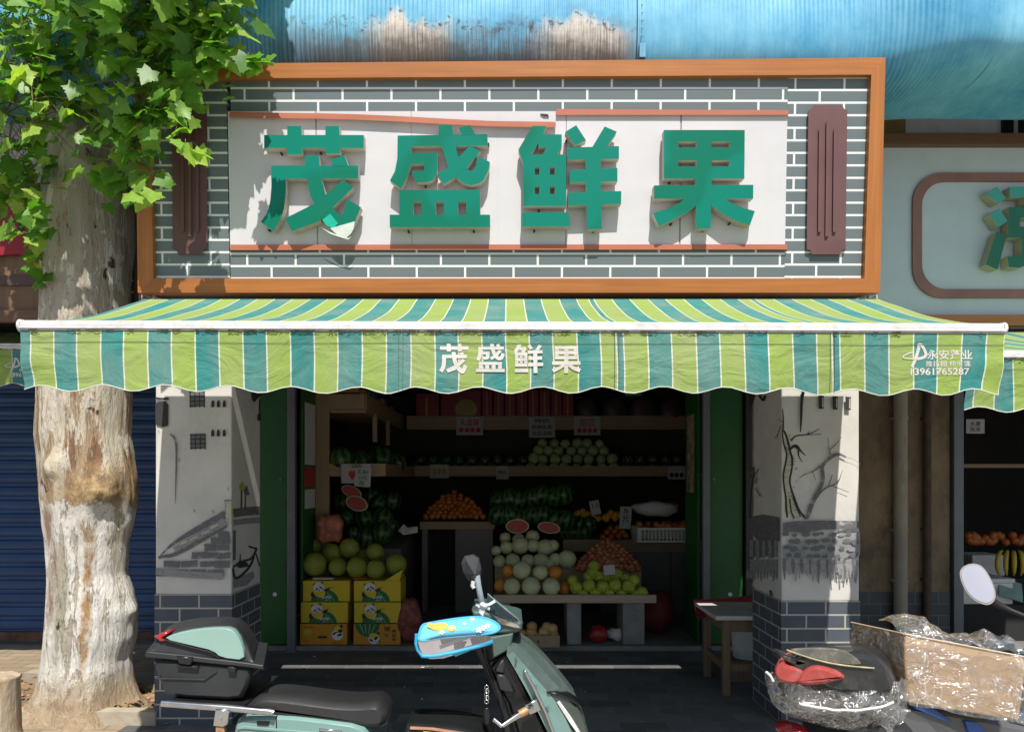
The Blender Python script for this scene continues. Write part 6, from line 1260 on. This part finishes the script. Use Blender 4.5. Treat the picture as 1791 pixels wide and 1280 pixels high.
MB().tube([P(1733,1047,2.56),P(1744,1056,2.56),P(1770,1068,2.54),P(1800,1080,2.52),P(1826,1096,2.5),P(1830,1125,2.5)],[.011,.012,.0085,.0085,.009,.010],black,10).obj('mirror_stem',sw)
keep(sw)
# cardboard carton in clear film
kraft=M('kraft_cardboard',(.50,.325,.175),.8,var=.10,vs=4,bump=.15,bs=30,dirt=(.30,.19,.10),dirtamt=.4)
A=[P(1581,1109,2.44),P(1797,1150,2.36),P(1782,1259,2.36),P(1584,1227,2.44)]; L_=[P(1489,1089,2.74),P(1481,1200,2.74)]; B=[p+Vector((.12,.30,0)) for p in A]
box=thing('cardboard_box','brown cardboard box in torn clear plastic lying across the wrapped scooter','cardboard box',A[3])
q=MB(); back_tr=A[1]+(L_[0]-A[0]); back_br=A[2]+(L_[1]-A[3])
q.add(A+[L_[0],L_[1],back_tr,back_br],[(0,3,2,1),(4,5,3,0),(4,0,1,6),(5,7,2,3),(1,2,7,6),(4,6,7,5)],kraft).obj('carton',box,bevel=.004)
o=MB().tube([A[0].lerp(A[1],i/8)+Vector((0,-.002,.002)) for i in range(9)],.003,M('raw_card_edge',(.60,.44,.28),.85),6).tube([L_[0].lerp(A[0],i/4)+Vector((0,0,.002)) for i in range(5)],.003,bpy.data.materials['raw_card_edge'],6).obj('top_edge',box)
def wrapf(u,v):
    p=A[0].lerp(A[1],u*1.02-.01).lerp(A[3].lerp(A[2],u*1.02-.01),v*1.06-.02)+Vector((0,-.012,0)); p-=Vector((0,1,0))*(.016*abs(mnoise.noise(p*7))+.008*abs(mnoise.noise(p*17))); p=crumple(p,.010,8); return crumple(p,.004,30)
MB().grid(wrapf,90,50,film,False).obj('plastic_wrap',box)
def wrapl(u,v):
    p=L_[0].lerp(A[0],u).lerp(L_[1].lerp(A[3],u),v)+Vector((-.004,-.014,0)); p=crumple(p,.012,8); return crumple(p,.006,30)
MB().grid(wrapl,30,24,film,False).obj('plastic_wrap',box)
def wrapt(u,v):
    base=A[0].lerp(A[1],u)+Vector((0,.015,0)); hgt=(.045+.05*mnoise.noise(Vector((u*6,2,1)))+.03*math.sin(u*9))*max(.1,1-abs(u-.55)*.6); p=base+Vector((0,.16*v,hgt*math.sin(math.pi*v*.9+.15))); p=crumple(p,.018,11); return crumple(p,.007,34)
MB().grid(wrapt,70,16,film,False).obj('plastic_wrap',box)
def wrapd(u,v):
    p=P(1545+50*u-20*v,1190+85*v,2.34-.03*math.sin(u*5)); p=crumple(p,.024,13); return crumple(p,.010,36)
MB().grid(wrapd,22,30,film,False).obj('plastic_wrap',box)
keep(box)
bpy.context.view_layer.update()
